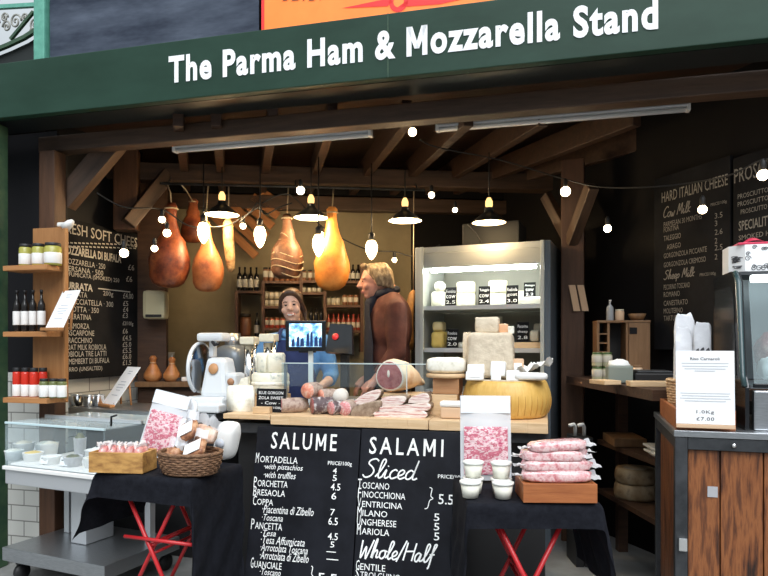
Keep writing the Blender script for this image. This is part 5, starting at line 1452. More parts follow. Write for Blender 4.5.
tag(M().box((0, 0, .021), (.26, .26, .04), .003).build('wooden_board', m_oak, None, onf(529, .2, zS2), FR.rz), 'yellow wooden board at the right of the middle fridge shelf', 'board')
fch('white cheese block at the left of the lowest fridge shelf', 441, 14, 12, zS3, .2, m_white_ch, .4, .15, 10)
fch('white wrapped cheese at the right of the lowest fridge shelf', 532, 18, 14, zS3, .2, m_paper, .4, .15, 11)
for k, (u, z, b, lab, ln) in enumerate([(450.5, zS1, .08, 'first black price slate on the top fridge shelf', ['Fontina', 'cow', '2.5']), (484, zS1, .08, 'second black price slate on the top fridge shelf', ['Taleggio', 'cow', '2.4']),
                                  (512, zS1, .08, 'third black price slate on the top fridge shelf', ['Robiola', 'goat', '3.0']), (529.5, zS1+.055, .2, 'raised black price slate at the right of the top fridge shelf', ['Asiago', 'cow', '2.2']),
                                  (452, zS2, .08, 'black price slate beside the yellow cheese on the middle fridge shelf', ['Provolone', 'cow', '2.0']), (522.5, zS2+.045, .12, 'black price slate on the yellow board in the fridge', ['Pecorino', 'sheep', '2.8'])]):
    a, _ = FR.hit(u, off=b)
    slate(lab, FR, a, b, z+.002, fpx(11.5), fpx(19) if k != 3 else fpx(15), ln, 6)
a, _ = FR.hit(490, off=.42)
t = thing('notice_card', 'pale card with handwriting at the back of the middle fridge shelf', 'sign', FR.w(a, .44, zS2+.002), rot=(R(-5), 0, FR.rz))
hh = fpx(33); ww = fpx(24)
M().box((0, .003, hh/2), (ww, .004, hh), .001).build('card', pm('old card', (.45, .44, .36), .6), t)
M().cursive('Sale', -ww*.35, ww*.35, hh*.55, hh*.9, -.001, w=.006).build('hand_writing', m_ink, t, fix=False) if False else M().stroke(smooth_line([(-.06, hh*.7), (-.045, hh*.85), (-.06, hh*.9), (-.05, hh*.72), (-.02, hh*.72), (0, hh*.8), (.01, hh*.7), (.03, hh*.82), (.05, hh*.7)]), .007, -.001).build('hand_writing', m_ink, t, fix=False)
# grey duct over the fridge
t = thing('vent_hood', 'dull grey metal hood above the display fridge', 'hood', FR.w(.52, .3, FH+.002), FR.rz)
M().box((-.02, 0, .085), (.4, .3, .17), .01).build('hood_body', pm('dull duct', (.02, .02, .02), .7, spec=.2), t)
M().tube([(-.18, -.157, .165), (-.12, -.157, .1), (-.08, -.157, .03)], .004, 5).build('cable', m_cable, t)

# ================================================================== back shelving
BS = Pl(*BW.w(0, -.30)[:2], 6)
b0, _ = BS.hit(235.5); b1_, _ = BS.hit(364)
zt_ = BS.hit(300, 281)[1]
def bz(v, u=300): return BS.hit(u, v)[1]
def bax(u): return BS.hit(u)[0]
t = thing('wall_shelving', 'brown wooden shelving of bottles and jars on the back wall', 'shelf', BS.w(0, 0), BS.rz)
zb_ = bz(352); D = .22
for u, v0 in ((236.5, 291), (263, 281), (301, 262), (325, 291), (362, 262)):
    M().box((bax(u), D/2, (bz(v0)+zb_)/2-.0), (.025, D, bz(v0)-zb_)).build('upright', m_shelfw, t)
SH = {}
def shelfrow(key, u0, u1, v):
    SH[key] = bz(v)
    M().box(((bax(u0)+bax(u1))/2, D/2, bz(v)-.011), (bax(u1)-bax(u0)-.027, D-.002, .022)).build('shelf', m_shelfw, t)
shelfrow('A', 236.5, 263, 291); shelfrow('A2', 236.5, 263, 337)
shelfrow('B', 263, 301, 281); shelfrow('B2', 263, 301, 306); shelfrow('B3', 263, 301, 328)
shelfrow('C', 301, 325, 292); shelfrow('C2', 301, 325, 323)
shelfrow('Dt', 301, 362, 280); shelfrow('D', 325, 362, 304.5); shelfrow('D2', 325, 362, 330)
random.seed(21)
def ons(u, key, b=.09): a, _ = BS.hit(u, off=b); return BS.w(a, b, SH[key]+.001)
S5 = 5.55/FPX
def row(us, key, kind, hpx, rpx, mat, labm, where, lidm=None, b=.09, group=None):
    n = len(us)
    for i, u in enumerate(us):
        lab = f'{where}, {ORD[i]} from the left'
        if kind == 'b': bottle('wine_bottle', lab, ons(u, key, b), rpx*S5, hpx*S5, mat, labm, group=group or where, capm=lidm)
        else: jar('preserve_jar', lab, ons(u, key, b), rpx*S5, hpx*S5, mat, labm, lidm, group or where)
m_jbr = pm('brown preserve', (.2, .075, .03), .35); m_jcr = pm('cream preserve', (.42, .36, .25), .4); m_jrd = pm('red sauce', (.3, .04, .02), .3)
m_lbl = pm('shelf label', (.55, .52, .45), .6); m_lid = pm('dark lid', (.03, .025, .02), .4)
row([239.5, 245, 250.7, 256.5], 'A', 'b', 24, 2.5, m_drk, m_lbl, 'dark wine bottle with pale label on the top left back shelf')
row([265.5, 271, 276.5, 282, 287.5, 293, 298], 'B', 'j', 14, 2.5, m_jbr, m_lbl, 'brown jar on the top middle back shelf', m_lid)
row([266, 271.3, 276.6, 282, 287, 292], 'B2', 'j', 7.5, 2.5, m_jcr, m_lbl, 'squat cream jar on the second middle back shelf', m_lid)
for i, u in enumerate([266, 271.3, 276.6, 282, 287, 292]):
    x, y, z = ons(u, 'B2'); jar('preserve_jar', f'stacked squat cream jar on the second middle back shelf, {ORD[i]} from the left', (x, y, z+7.6*S5), 2.5*S5, 7.5*S5, m_jcr, m_lbl, m_lid, 'stacked cream jars')
row([266, 271.5, 277, 282.5, 288], 'B3', 'j', 10.5, 2.5, m_jrd, m_lbl, 'reddish jar on the third middle back shelf', m_jbr)
row([304, 309, 314, 319], 'C', 'j', 6, 2.2, m_jcr, m_lbl, 'small pale jar on the shelf left of the orange ham')
row([311, 316.3, 321.5], 'C2', 'b', 15, 2.4, m_drk, None, 'dark bottle on the shelf right of the woman')
row([304, 310, 316, 322], 'Dt', 'j', 11, 2.4, m_jbr, m_lbl, 'brown jar on the upper right back shelf', m_lid)
row([343, 348, 353, 358], 'Dt', 'b', 17, 2.2, m_drk, m_lbl, 'dark bottle on the upper right back shelf')
row([328.5, 333, 337.5], 'D', 'j', 8.5, 2.1, m_jcr, m_lbl, 'cream jar on the right back shelf below the orange ham')
row([345, 350.5, 356], 'D', 'j', 10.5, 2.5, m_jbr, m_lbl, 'brown jar on the right back shelf near the man', m_jbr)
row([328.5, 333.5, 338.5, 343.5, 348.5, 353.5, 358.5], 'D2', 'b', 16.5, 2.1, m_jrd, m_lbl, 'red sauce bottle on the low right back shelf')
t = thing('ceramic_jar', 'brown lidded pot on the lower left back shelf', 'jar', ons(245.5, 'A2'), 0)
M().lathe([(0, 0), (.045, 0), (.05, .03), (.048, .15), (.04, .17), (0, .17)], 18).build('pot_body', m_jbr, t)
M().lathe([(0, .171), (.046, .171), (.046, .2), (0, .202)], 18).build('lid', m_lid, t)
bottle('oil_bottle', 'single dark bottle beside the brown pot on the lower left back shelf', ons(257, 'A2'), 2.4*S5, 24*S5, m_drk, m_lbl)

# rear bench on the left with odd things
RBn = Pl(-1.72, 4.93, 2)
t = thing('rear_bench', 'wooden rear bench along the back left behind the slicer', 'worktop', RBn.w(0, 0), RBn.rz)
zr = 1.05
M().box((.35, .2, zr-.02), (1.1, .4, .04), .003).build('bench_top', m_cabw, t)
M().box((.35, .22, (zr-.04)/2), (1.06, .34, zr-.045)).build('carcass', m_dwood, t)
def onr(u, b=.12): a, _ = RBn.hit(u, off=b); return RBn.w(a, b, zr+.001)
m_gourd = patchy('smoked cheese', [(.4, .13, .04), (.55, .22, .07), (.62, .32, .14)], 8, .4, .1)
for u, k, lab in [(153, 1, 'pear shaped smoked cheese standing at the left of the rear bench'), (172, .95, 'pear shaped smoked cheese at the right of the bucket on the rear bench')]:
    t = thing('smoked_cheese', lab, 'cheese', onr(u, .08), 0)
    M().lathe([(0, 0), (.045*k, 0), (.068*k, .03*k), (.066*k, .06*k), (.045*k, .1*k), (.022*k, .14*k), (.024*k, .165*k), (.03*k, .18*k), (.015*k, .2*k), (0, .2*k)], 20, wob=.1).build('cheese_body', m_gourd, t)
    M().tube([(.022*k*math.cos(i*.5), .022*k*math.sin(i*.5), .145*k) for i in range(13)], .004, 5).build('string', m_kraft, t)
t = thing('bucket', 'grey white bucket on the rear bench behind the smoked cheeses', 'bucket', onr(162, .27), 0)
M().lathe([(0, 0), (.075, 0), (.1, .22), (.104, .225), (.096, .225), (.072, .006), (0, .006)], 26).build('bucket_body', pm('bucket grey', (.42, .42, .4), .5), t)
M().tube([(.1*math.cos(i*math.pi/12), -.1*abs(math.sin(i*math.pi/12))*.3-.02, .215-.08*math.sin(i*math.pi/12)) for i in range(13)], .004, 5).build('handle', m_steel, t)
t = thing('slicing_knife', 'white handled knife lying on the rear bench', 'knife', onr(183, .06), R(8))
M().box((.05, 0, .018), (.12, .035, .034), .008).build('handle', m_paper, t)
M().prism([(-.12, .004), (-.01, .004), (-.01, .03), (-.09, .024)], -.002, .002).build('blade', m_iron, t)
t = thing('wall_mounted_dispenser', 'cream paper towel dispenser on the wall behind the soft cheese board', 'dispenser', W(156, 305, 4.93), R(4))
M().box((0, 0, .0), (.17, .14, .22), .03).build('case', pm('cream plastic', (.5, .46, .3), .45), t)
M().box((0, -.068, -.085), (.12, .01, .02), .004).build('slot', m_black, t)
structure(M().box((0, 0, 1.3), (.22, .06, 2.6)).build('post_rear', m_dwood, None, W(153, 300, 5.05)[:2]+(0,), R(4)))
# chrome pumps next to the woman
for k, (u, lab) in enumerate([(249.5, 'chrome pump dispenser with beige top left of the woman'), (269, 'chrome pump dispenser with cream top just left of the woman')]):
    x, y, _ = W(u, 300, 4.01 if k else 4.12)
    t = thing('pump_dispenser', lab, 'dispenser', (x, y, 0), R(-14))
    zt2 = W(0, 333 if k else 336, y)[2]
    if not k: M().box((0, 0, .46), (.07, .08, .92), .01).build('cabinet_base', m_black, t)
    zb0 = .9125 if k else .922
    M().lathe([(0, zb0), (.04, zb0), (.034, zt2-.06), (0, zt2-.06)], 18).build('cylinder', m_chrome, t)
    M().box((0, 0, zt2-.03), (.1, .09, .05), .01).build('cap', m_cream, t)
    M().tube([(.045, -.02, zt2-.05), (.055, -.04, zt2-.15), (.05, -.045, 1.05)], .01, 8).build('spout', m_chrome, t)

# ================================================================== left rack of jars
x, y, _ = W(39, 300, 3.86)
RK = Pl(-2.06, 3.86, -14)
t = thing('wooden_rack', 'orange brown wooden rack with three shelves at the left of the cheese board', 'shelf', RK.w(0, 0), RK.rz)
ra = lambda u: RK.hit(u)[0]
rz_ = lambda v, u=40: RK.hit(u, v)[1]
zs = [rz_(268), rz_(332), rz_(396)]
M().box(((ra(32)+ra(66))/2, .014, (rz_(228)+rz_(402))/2), (ra(66)-ra(32), .016, rz_(228)-rz_(402)), .003).build('back_board', m_pinez, t)
M().box((ra(66)+.005, -.01, (rz_(228)+rz_(402))/2), (.014, .03, rz_(232)-rz_(402)), .003).build('side_board', m_pinez, t)
for z in zs: M().box(((ra(22)+ra(65))/2, -.07, z-.015), (ra(65)-ra(22)-.003, .15, .03), .003).build('shelf', m_pine, t)
def onk(u, k, b=-.08): a, _ = RK.hit(u, off=b); return RK.w(a, b, zs[k]+.001)
KP = 3.8/FPX
m_olive = pm('yellow green preserve', (.36, .34, .07), .25); m_wlab = pm('white label', (.78, .77, .75), .5)
for i, u in enumerate((25.5, 38.5, 53)):
    jar('preserve_jar', f'yellow green jar with white label on the top rack shelf, {ORD[i]} from the left', onk(u, 0), (6 if i < 2 else 8)*KP, 22*KP, m_olive, m_wlab, m_black, 'yellow green jars on the rack', z0=.08, z1_=.56)
for i, u in enumerate((17, 25, 33, 41.5)):
    bottle('oil_bottle', f'dark oil bottle with white label on the middle rack shelf, {ORD[i]} from the left', onk(u, 1, -.05), 3.7*KP, 42*KP, m_drk, m_wlab, group='dark bottles on the rack', capm=m_black)
m_sauce = pm('red sauce jar', (.55, .03, .015), .22)
for i, u in enumerate((17, 25.5, 34, 43)):
    jar('sauce_jar', f'tall red sauce jar on the bottom rack shelf, {ORD[i]} from the left', onk(u, 2, -.07 if i < 3 else -.04), 4.1*KP, 29*KP, m_sauce, m_wlab, m_black, 'red sauce jars on the rack', z0=.02, z1_=.42)
m_pest = pm('green pesto', (.13, .15, .05), .3)
for i, u in enumerate((44, 53.5, 62)):
    jar('pesto_jar', f'short green pesto jar on the bottom rack shelf, {ORD[i]} from the left', onk(u, 2, -.118 if i == 0 else -.1), 4.3*KP, 19*KP, m_pest, m_wlab, m_black, 'green pesto jars on the rack', z0=.06, z1_=.66)
x, y, z = onk(53, 1, -.135)
t = easel_card('white card on a small wooden easel on the middle rack shelf', (x+.005, y-.02, z), RK.rz, .165, .25, 26, .07)
t.rotation_euler = (0, 0, R(-30))
# ================================================================== hanging hams
HB = Pl(0, 4.86, 6)
t = thing('hanging_rail', 'thin steel rail under the back beam from which the hams hang', 'rail', HB.w(0, 0), HB.rz)
ha, _ = HB.hit(160); hb, _ = HB.hit(425)
zr = 2.52
M().tube([(ha, 0, zr), (hb, 0, zr)], .01, 10).build('rail_bar', m_iron, t)
for a in (ha+.06, (ha+hb)/2, hb-.06): M().tube([(a, 0, zr+.01), (a, .08, 2.585)], .006, 6).build('bracket', m_iron, t)
m_h1 = patchy('dark prosciutto', [(.05, .012, .007), (.15, .032, .013), (.27, .075, .025), (.09, .02, .01)], 9, .42, .3)
m_h2 = patchy('orange prosciutto', [(.17, .042, .014), (.36, .11, .035), (.46, .16, .055), (.22, .06, .02)], 7, .42, .2)
m_h3 = patchy('bright prosciutto', [(.46, .13, .018), (.66, .23, .036), (.74, .31, .07), (.5, .16, .025)], 6, .42, .12)
m_h4 = patchy('netted ham', [(.06, .026, .014), (.13, .055, .028), (.24, .11, .055)], 14, .5, .3)
m_rope = pm('rope', (.45, .36, .24), .8)
OVAL = [(0, 0), (.5, .012), (.78, .055), (.94, .13), (1, .23), (.99, .34), (.9, .45), (.72, .55), (.5, .63), (.34, .7), (.26, .78), (.22, .87), (.25, .95), (.16, 1), (0, 1)]
def ham(label, u, v0, v1, wpx, Y, mat, neck=.3, b=0, lean=0, name='hanging_ham', low=.62, yaw=0, flat=.62, strap=False, oval=True):
    s_ = Y/FPX; x, y, ztop = W(u, v0, Y); zbot = W(u, v1, Y)[2]; L = ztop-zbot; r = wpx*s_/2
    t = thing(name, label, 'ham', (x, y, zbot), 0)
    prof = OVAL if oval else [(0, 0), (.45, .012), (.78, .06), (.95, .14), (1, .24), (.97, .34), (.84, .46), (.64, .57), (.46, .67), (.36, .76), (.3, .85), (.28, .92), (.32, .97), (.2, 1), (0, 1)]
    pr = []
    for k, z in prof:
        kk = k if z < .5 or k == 0 else max(k*1.0, 0)*(neck/.3 if z > .65 else 1)
        pr.append((r*kk, L*z))
    vs_n = 30
    m = M(); m.lathe(pr, vs_n, sy=flat, wob=.13, T=Matrix.Rotation(R(yaw), 4, 'Z'))
    m.v = [(px+lean*L*(pz/L)**2*(1 if pz > 0 else 0), py, pz) for px, py, pz in m.v]
    m.build('ham_body', mat, t)
    if strap:
        p = M()
        for k in range(7):
            zz = L*(.06+.1*k); rr = r*[.8, .97, 1.0, .93, .76, .55, .42][k]*1.02
            p.tube([(rr*math.cos(i*.3142)+lean*L*(zz/L)**2, rr*flat*math.sin(i*.3142), zz+.02*math.sin(i*.63)) for i in range(20)], .004, 5, close=True)
        p.build('string_net', m_rope, t, fix=False)
    p = M()
    p.tube([(lean*L*.9+r*.32*math.cos(i*.5236), r*.3*math.sin(i*.5236), L*.93) for i in range(12)], .006, 6, close=True)
    # rope to the rail
    q = HB; yr = 4.86+(x)*math.tan(R(6))
    p.tube([(lean*L, 0, L*.94), (lean*L*.9, (yr-y)*.6, (L+zr-zbot)/2), (0, yr-y, zr-zbot-.012)], .005, 6)
    p.build('rope', m_rope, t, fix=False)
    return t
ham('large dark red prosciutto ham hanging leftmost of the row', 169, 203, 288, 40, 4.72, m_h1, .38, lean=.03)
ham('orange brown prosciutto ham hanging second from the left', 208, 222, 292, 31, 4.72, m_h2, .34, lean=-.02)
ham('small dark ham hanging behind between the two left hams', 193, 199, 243, 24, 4.98, m_h1, .5)
ham('brown string netted ham hanging over the woman', 287, 214, 279, 32, 4.72, m_h4, .4, strap=True)
ham('bright orange prosciutto ham hanging between woman and man', 332, 207, 291, 35, 4.68, m_h3, .3, oval=False)
# thin speck
x, y, z = W(229, 272, 4.75)
t = thing('hanging_speck', 'thin long dark strip of cured meat hanging right of the orange brown ham', 'ham', (x, y, z), 0)
Lh = W(229, 218, 4.75)[2]-z
M().tube([(.01, 0, 0), (.014, 0, .03), (.008, 0, .12), (-.004, 0, .24), (-.006, 0, Lh-.04), (-.004, 0, Lh)], [.012, .03, .038, .042, .04, .016], 14).build('meat', patchy('speck', [(.12, .05, .02), (.34, .19, .08), (.5, .33, .16), (.2, .09, .04)], 18, .5, .3), t)
M().tube([(-.004, 0, Lh-.01), (0, 4.86+x*math.tan(R(6))-y, zr-z-.012)], .005, 6).build('rope', m_rope, t)
# cured side hung by the fridge
x, y, z = W(410.5, 350, 5.0)
t = thing('hanging_bacon', 'curved brown cured side hanging at the left edge of the fridge behind the man', 'ham', (x, y, z), 0)
Lh = W(410, 290, 5.0)[2]-z
M().tube([(0, 0, 0), (-.01, 0, .06), (-.02, 0, .18), (-.012, 0, .3), (.012, 0, Lh-.03), (.025, 0, Lh)], [.02, .038, .042, .036, .024, .01], 14).build('meat', patchy('cured side', [(.25, .1, .03), (.5, .26, .09), (.3, .16, .08)], 9, .5, .2), t)
M().tube([(.022, 0, Lh-.01), (.02, 4.86+x*math.tan(R(6))-y, zr-z-.012)], .004, 6).build('rope', m_rope, t)

P2 = Pl(*BW.w(0, -.18)[:2], 6)
t = thing('plank_panel', 'diagonal orange wooden planks on the back wall behind the hams', 'panel', P2.w(0, 0), P2.rz)
m_opl = wood('orange plank', (.3, .11, .03), (.48, .2, .06), 0, 8)
for i in range(6):
    p0 = P2.hit(212+i*10, 214-i*4.5); p1 = P2.hit(256+i*5.5, 256-i*10)
    dx = p1[0]-p0[0]; dz = p1[1]-p0[1]; L = math.hypot(dx, dz)
    M().box((0, .012*(i % 2), 0), (L, .02, .07), .003).build('plank', m_opl, t, ((p0[0]+p1[0])/2, .02, (p0[1]+p1[1])/2), rot=(0, -math.atan2(dz, dx), 0))
# ================================================================== lamps
def pendant(label, u, v, Y, ztop=2.575, lit=13):
    x, y, z = W(u, v, Y); s_ = Y/FPX
    t = thing('pendant_lamp', label, 'lamp', (x, y, z), 0, 'enamel pendant lamps over the counter')
    r = 17*s_
    M().lathe([(r, 0), (r*.92, .012), (r*.6, .045), (r*.3, .07), (.03, .085), (.03, .1)], 30, cap=False).build('lamp_shade', m_enam, t, fix=False)
    M().lathe([(r*.985, .0015), (r*.9, .011), (r*.58, .04), (r*.28, .064), (0, .066)], 30, cap=False).build('shade_lining', m_enamin, t, fix=False)
    M().lathe([(0, .1), (.02, .1), (.024, .115), (.024, .14), (.012, .165), (0, .165)], 16).build('lamp_holder', emit('lamp holder glow', (1, .6, .2), 1.6), t)
    M().lathe([(0, -.004), (.026, .006), (.03, .028), (.018, .055), (0, .06)], 16).build('light_bulb', m_bulb, t)
    M().tube([(0, 0, .16), (0, 0, ztop-z)], .004, 6).build('cord', m_cable, t)
    lamp('pendant_light', 'POINT', (x, y, z-.03), lit, (1, .72, .4), rad=.04)
pendant('enamel pendant lamp hanging between the two left hams', 222, 215, 4.55, 2.6)
pendant('enamel pendant lamp hanging just left of the bright orange ham', 311, 218, 4.55, 2.6)
pendant('enamel pendant lamp hanging left of the fridge top', 405, 221, 4.6, 2.6)
pendant('enamel pendant lamp hanging above the display fridge', 489, 223, 4.2, 2.6, 6)
def sbulb(label, u, v, Y, rpx=5, cord=None):
    x, y, z = W(u, v, Y); r = rpx*Y/FPX*.82
    t = thing('festoon_bulb', label, 'bulb', (x, y, z), 0)
    M().blob((0, 0, 0), (r, r, r), 16, 10).build('bulb_glass', m_bulbw, t)
    M().lathe([(0, r*.8), (.012, r*.8), (.014, r*.9), (.014, r+.035), (.006, r+.05), (0, r+.05)], 12).build('socket', m_cable, t)
    return (x, y, z+r+.045)
SB_ = {}
for k, a in enumerate([('round festoon bulb at the top right edge of the soft cheese board', 124, 253, 4.0, 5.2), ('round festoon bulb beside the neck of the leftmost ham, upper', 162, 219.5, 4.3, 4), ('round festoon bulb in front of the leftmost ham neck', 167, 233, 4.3, 4.6), ('round festoon bulb low at the left of the leftmost ham', 154.5, 248.5, 4.3, 4),  # first entry: ball added for the bulb glow reflected in the board
                       ('round festoon bulb right of the long cured strip', 243, 226, 4.6, 3.6), ('round festoon bulb under the back beam above the netted ham', 300.5, 190.5, 4.4, 5), ('small round bulb behind the bright orange ham neck', 321, 234, 5.0, 3),
                       ('round festoon bulb above the head of the man', 394.5, 260, 5.0, 3), ('round festoon bulb up between the rafters in the middle', 412.5, 132, 3.95, 5), ('round bulb under the back beam left of the fridge lamp', 431.5, 195, 4.6, 3.8),
                       ('faint round bulb under the back beam at the third lamp', 455, 210, 4.9, 3), ('round festoon bulb in front of the right wooden post', 565.5, 191.5, 4.0, 6), ('round bulb near the dark right wall beside the wooden post', 607.5, 228.5, 3.9, 4.6),
                       ('round festoon bulb before the hard cheese board', 702.5, 209.5, 3.3, 5.2), ('round festoon bulb at the far right before the ham board', 763, 175, 2.95, 6.5)]):
    SB_[k] = sbulb(*a)
for k, (u, v0, v1, Y, lab) in enumerate([(203.5, 222, 244, 4.45, 'large teardrop filament bulb before the orange brown ham'), (260, 226, 248, 4.45, 'large teardrop filament bulb between cured strip and netted ham'),
                                    (318.5, 234, 257, 4.3, 'large teardrop filament bulb at the left of the bright orange ham'), (371.5, 240, 260, 4.45, 'large teardrop filament bulb above the head of the man')]):
    x, y, z1_ = W(u, v0, Y); z0 = W(u, v1, Y)[2]; L = z1_-z0; r = 6*Y/FPX
    t = thing('teardrop_bulb', lab, 'bulb', (x, y, z0), 0)
    M().lathe([(0, 0), (r*.3, L*.06), (r*.62, L*.2), (r*.92, L*.42), (r, L*.62), (r*.9, L*.8), (r*.6, L*.95), (0, L)], 18).build('bulb_glass', m_bulb, t)
    M().lathe([(0, L*.97), (.02, L*.97), (.022, L+.04), (.008, L+.055), (0, L+.055)], 12).build('socket', m_cable, t)
    ce = 2.6-z0
    M().tube([(0, 0, L+.05), (0, .005, L+.15), (.0, 0, ce)], .0045, 6).build('cord', m_cable, t)
def cable(label, pts, r=.005):
    t = M().tube(smooth_line(pts, 8), r, 6).build('light_cable', m_cable, None)
    tag(t, label, 'cable')
cable('black festoon cable looping from the left brace to the hams', [W(97, 193, 4.0), W(124, 207, 4.1), SB_[1], W(190, 226, 4.4), W(225, 226, 4.55), SB_[4], W(262, 205, 4.5)])
cable('black festoon cable hanging from the first lamp to the right of the man', [W(262, 203, 4.52), W(290, 195, 4.5), SB_[6], W(345, 240, 5.0), W(370, 250, 5.0), SB_[7], W(415, 256, 5.0), W(440, 245, 5.05)])
cable('thin black cable sagging between the right bulbs', [W(420, 140, 3.95), W(440, 148, 4.0), W(500, 160, 4.05), SB_[11], W(600, 187, 3.8), W(650, 187, 3.5), W(690, 183, 3.35), W(730, 175, 3.1), SB_[14], W(800, 160, 2.8)], .004)
cable('short black cable loops around the teardrop bulb cord at the back beam', [W(240, 222, 4.6), W(252, 210, 4.5), W(258, 203, 4.48), W(265, 214, 4.5), W(280, 207, 4.5), W(292, 203, 4.52)])

# ================================================================== people
m_skin = pm('skin', (.68, .4, .3), .5, 0, (.72, .45, .34), 10)
m_skinm = pm('ruddy skin', (.56, .25, .18), .5, 0, (.64, .34, .25), 9)
m_lip = pm('lips', (.5, .17, .15), .4); m_teeth = pm('teeth', (.72, .66, .6), .4); m_eye = pm('eye dark', (.03, .02, .015), .2); m_brow = pm('brow', (.2, .11, .07), .7); m_eyew = pm('eye white', (.75, .72, .68), .3)
m_hairb = patchy('brown hair', [(.02, .01, .006), (.06, .03, .016), (.1, .05, .025)], 30, .45, .3, st=(3, 3, .6))
m_hairg = patchy('grey blond hair', [(.07, .045, .025), (.2, .14, .08), (.34, .27, .18)], 26, .6, .5, st=(2, 2, .8))
m_shirt = pm('blue shirt', (.1, .26, .52), .8, 0, (.13, .32, .6), 20, bump=.1)
m_apron = pm('navy apron', (.012, .025, .1), .8, 0, (.018, .035, .13), 20, bump=.1)
m_jack = pm('rust jacket', (.058, .014, .009), .85, 0, (.11, .03, .017), 8, bump=.2)
m_navy = pm('dark navy', (.012, .014, .028), .8)
m_trou = pm('dark trousers', (.02, .022, .03), .8)
m_shoe = pm('shoes', (.015, .012, .01), .5)
def handmesh(m, wrist, d, side, s=1.0, curl=.5):
    "palm, four fingers and a thumb"
    d = Vector(d).normalized(); dn = Vector((0, 0, -1)); dn = (dn-d*dn.dot(d)).normalized(); sd = d.cross(dn)*side
    w = Vector(wrist)
    pc = w+d*.05*s
    m.tube([w-d*.015, w+d*.03*s, w+d*.085*s], [.026*s, .036*s, .034*s], 10)
    m.blob(pc, (.034*s, .034*s, .028*s), 12, 8)
    for k, (o, L) in enumerate([(-.028, .066), (-.01, .076), (.009, .071), (.027, .056)]):
        b0_ = w+d*.08*s+sd*o*s
        p1 = b0_+(d*math.cos(curl*.5)+dn*math.sin(curl*.5))*L*.5*s
        p2 = p1+(d*math.cos(curl*1.3)+dn*math.sin(curl*1.3))*L*.32*s
        p3 = p2+(d*math.cos(curl*2)+dn*math.sin(curl*2))*L*.26*s
        m.tube([b0_-d*.02*s, b0_, p1, p2, p3], [.0095*s, .0098*s, .009*s, .0085*s, .007*s], 8)
    tb = w+d*.028*s-sd*.03*s
    m.tube([tb+sd*.015*s, tb, tb-sd*.022*s+d*.028*s, tb-sd*.02*s+d*.058*s+dn*.008*s], [.013*s, .0125*s, .0115*s, .009*s], 8)
def head(m, c, s, Rm, male=False):
    "head facing -y before turning by Rm"
    T = Matrix.Translation(c) @ Rm @ Matrix.Scale(s, 4)
    m.blob((0, .012, .03), (.074, .094, .085), 28, 20, T=T)
    m.blob((0, -.02, -.04), (.06, .066, .075), 24, 18, T=T)
    m.blob((0, -.05, -.092), (.03 if not male else .034, .03, .024), 16, 10, T=T)
    m.blob((0, -.07, -.0), (.05, .02, .06), 16, 10, T=T)
    m.tube([(0, -.083, .028), (0, -.098, .0), (0, -.112, -.022), (0, -.098, -.032)], [.0085, .011, .0155, .011], 10, T=T)
    for q in (-1, 1):
        m.blob((q*.012, -.097, -.025), (.0085, .01, .008), 10, 6, T=T)
        m.blob((q*.076, .012, -.005), (.01, .02, .032), 12, 8, T=T)
        m.blob((q*.04, -.062, -.03), (.026, .022, .024), 14, 8, T=T)
        m.blob((q*.032, -.076, .026), (.026, .012, .008), 12, 6, T=T)
    m.blob((0, -.087, -.062), (.026, .012, .014), 14, 8, T=T)
    return T
def facepaint(T, s, smile):
    Ti = T.inverted()
    def f(c, n):
        p = Ti @ c
        if p.y > -.04: return 0
        x, z = abs(p.x), p.z
        if ((x-.029)/.0115)**2+((z-.006)/.0062)**2 < 1: return 3
        if .014 < x < .046 and abs(z-(.029-abs(x-.03)*.3)) < .0035: return 4
        zc = -.062+(x*x*9 if smile else x*x*2)
        if smile and x < .023 and abs(z-zc) < .0048: return 2
        if x < .029 and abs(z-zc) < (.0092 if smile else .006): return 1
        return 0
    return f
def body_core(m, s, r=0.0, wide=1.0):
    m.blob((0, 0, 1.22*s), (.165*wide*s+r, .115*s+r, .19*s+r), 26, 18)
    m.blob((0, .0, 1.33*s), (.17*wide*s+r, .085*s+r, .085*s+r), 24, 14)
    m.blob((0, -.005, 1.04*s), (.14*wide*s+r, .11*s+r, .17*s+r), 24, 16)
def legs(m, s, r=0.0, z0=.08):
    m.blob((0, 0, .9*s), (.165*s+r, .12*s+r, .13*s+r), 24, 16)
    for q in (-1, 1):
        m.tube([(q*.085*s, 0, .92*s), (q*.09*s, -.005, .7*s), (q*.095*s, -.01, .48*s), (q*.1*s, .01, .28*s), (q*.1*s, .012, z0*s)], [.088*s+r, .082*s+r, .056*s+r, .052*s+r, .04*s+r*1.5], 14)
def shoes(s, t):
    for q in (-1, 1):
        m = M(); m.blob((q*.1*s, -.055*s, .042*s), (.045*s, .125*s, .041*s), 18, 12, pw=.8); m.blob((q*.1*s, .02*s, .07*s), (.042*s, .055*s, .06*s), 14, 10)
        fuse(m, 'shoe', m_shoe, t, .012, 2)
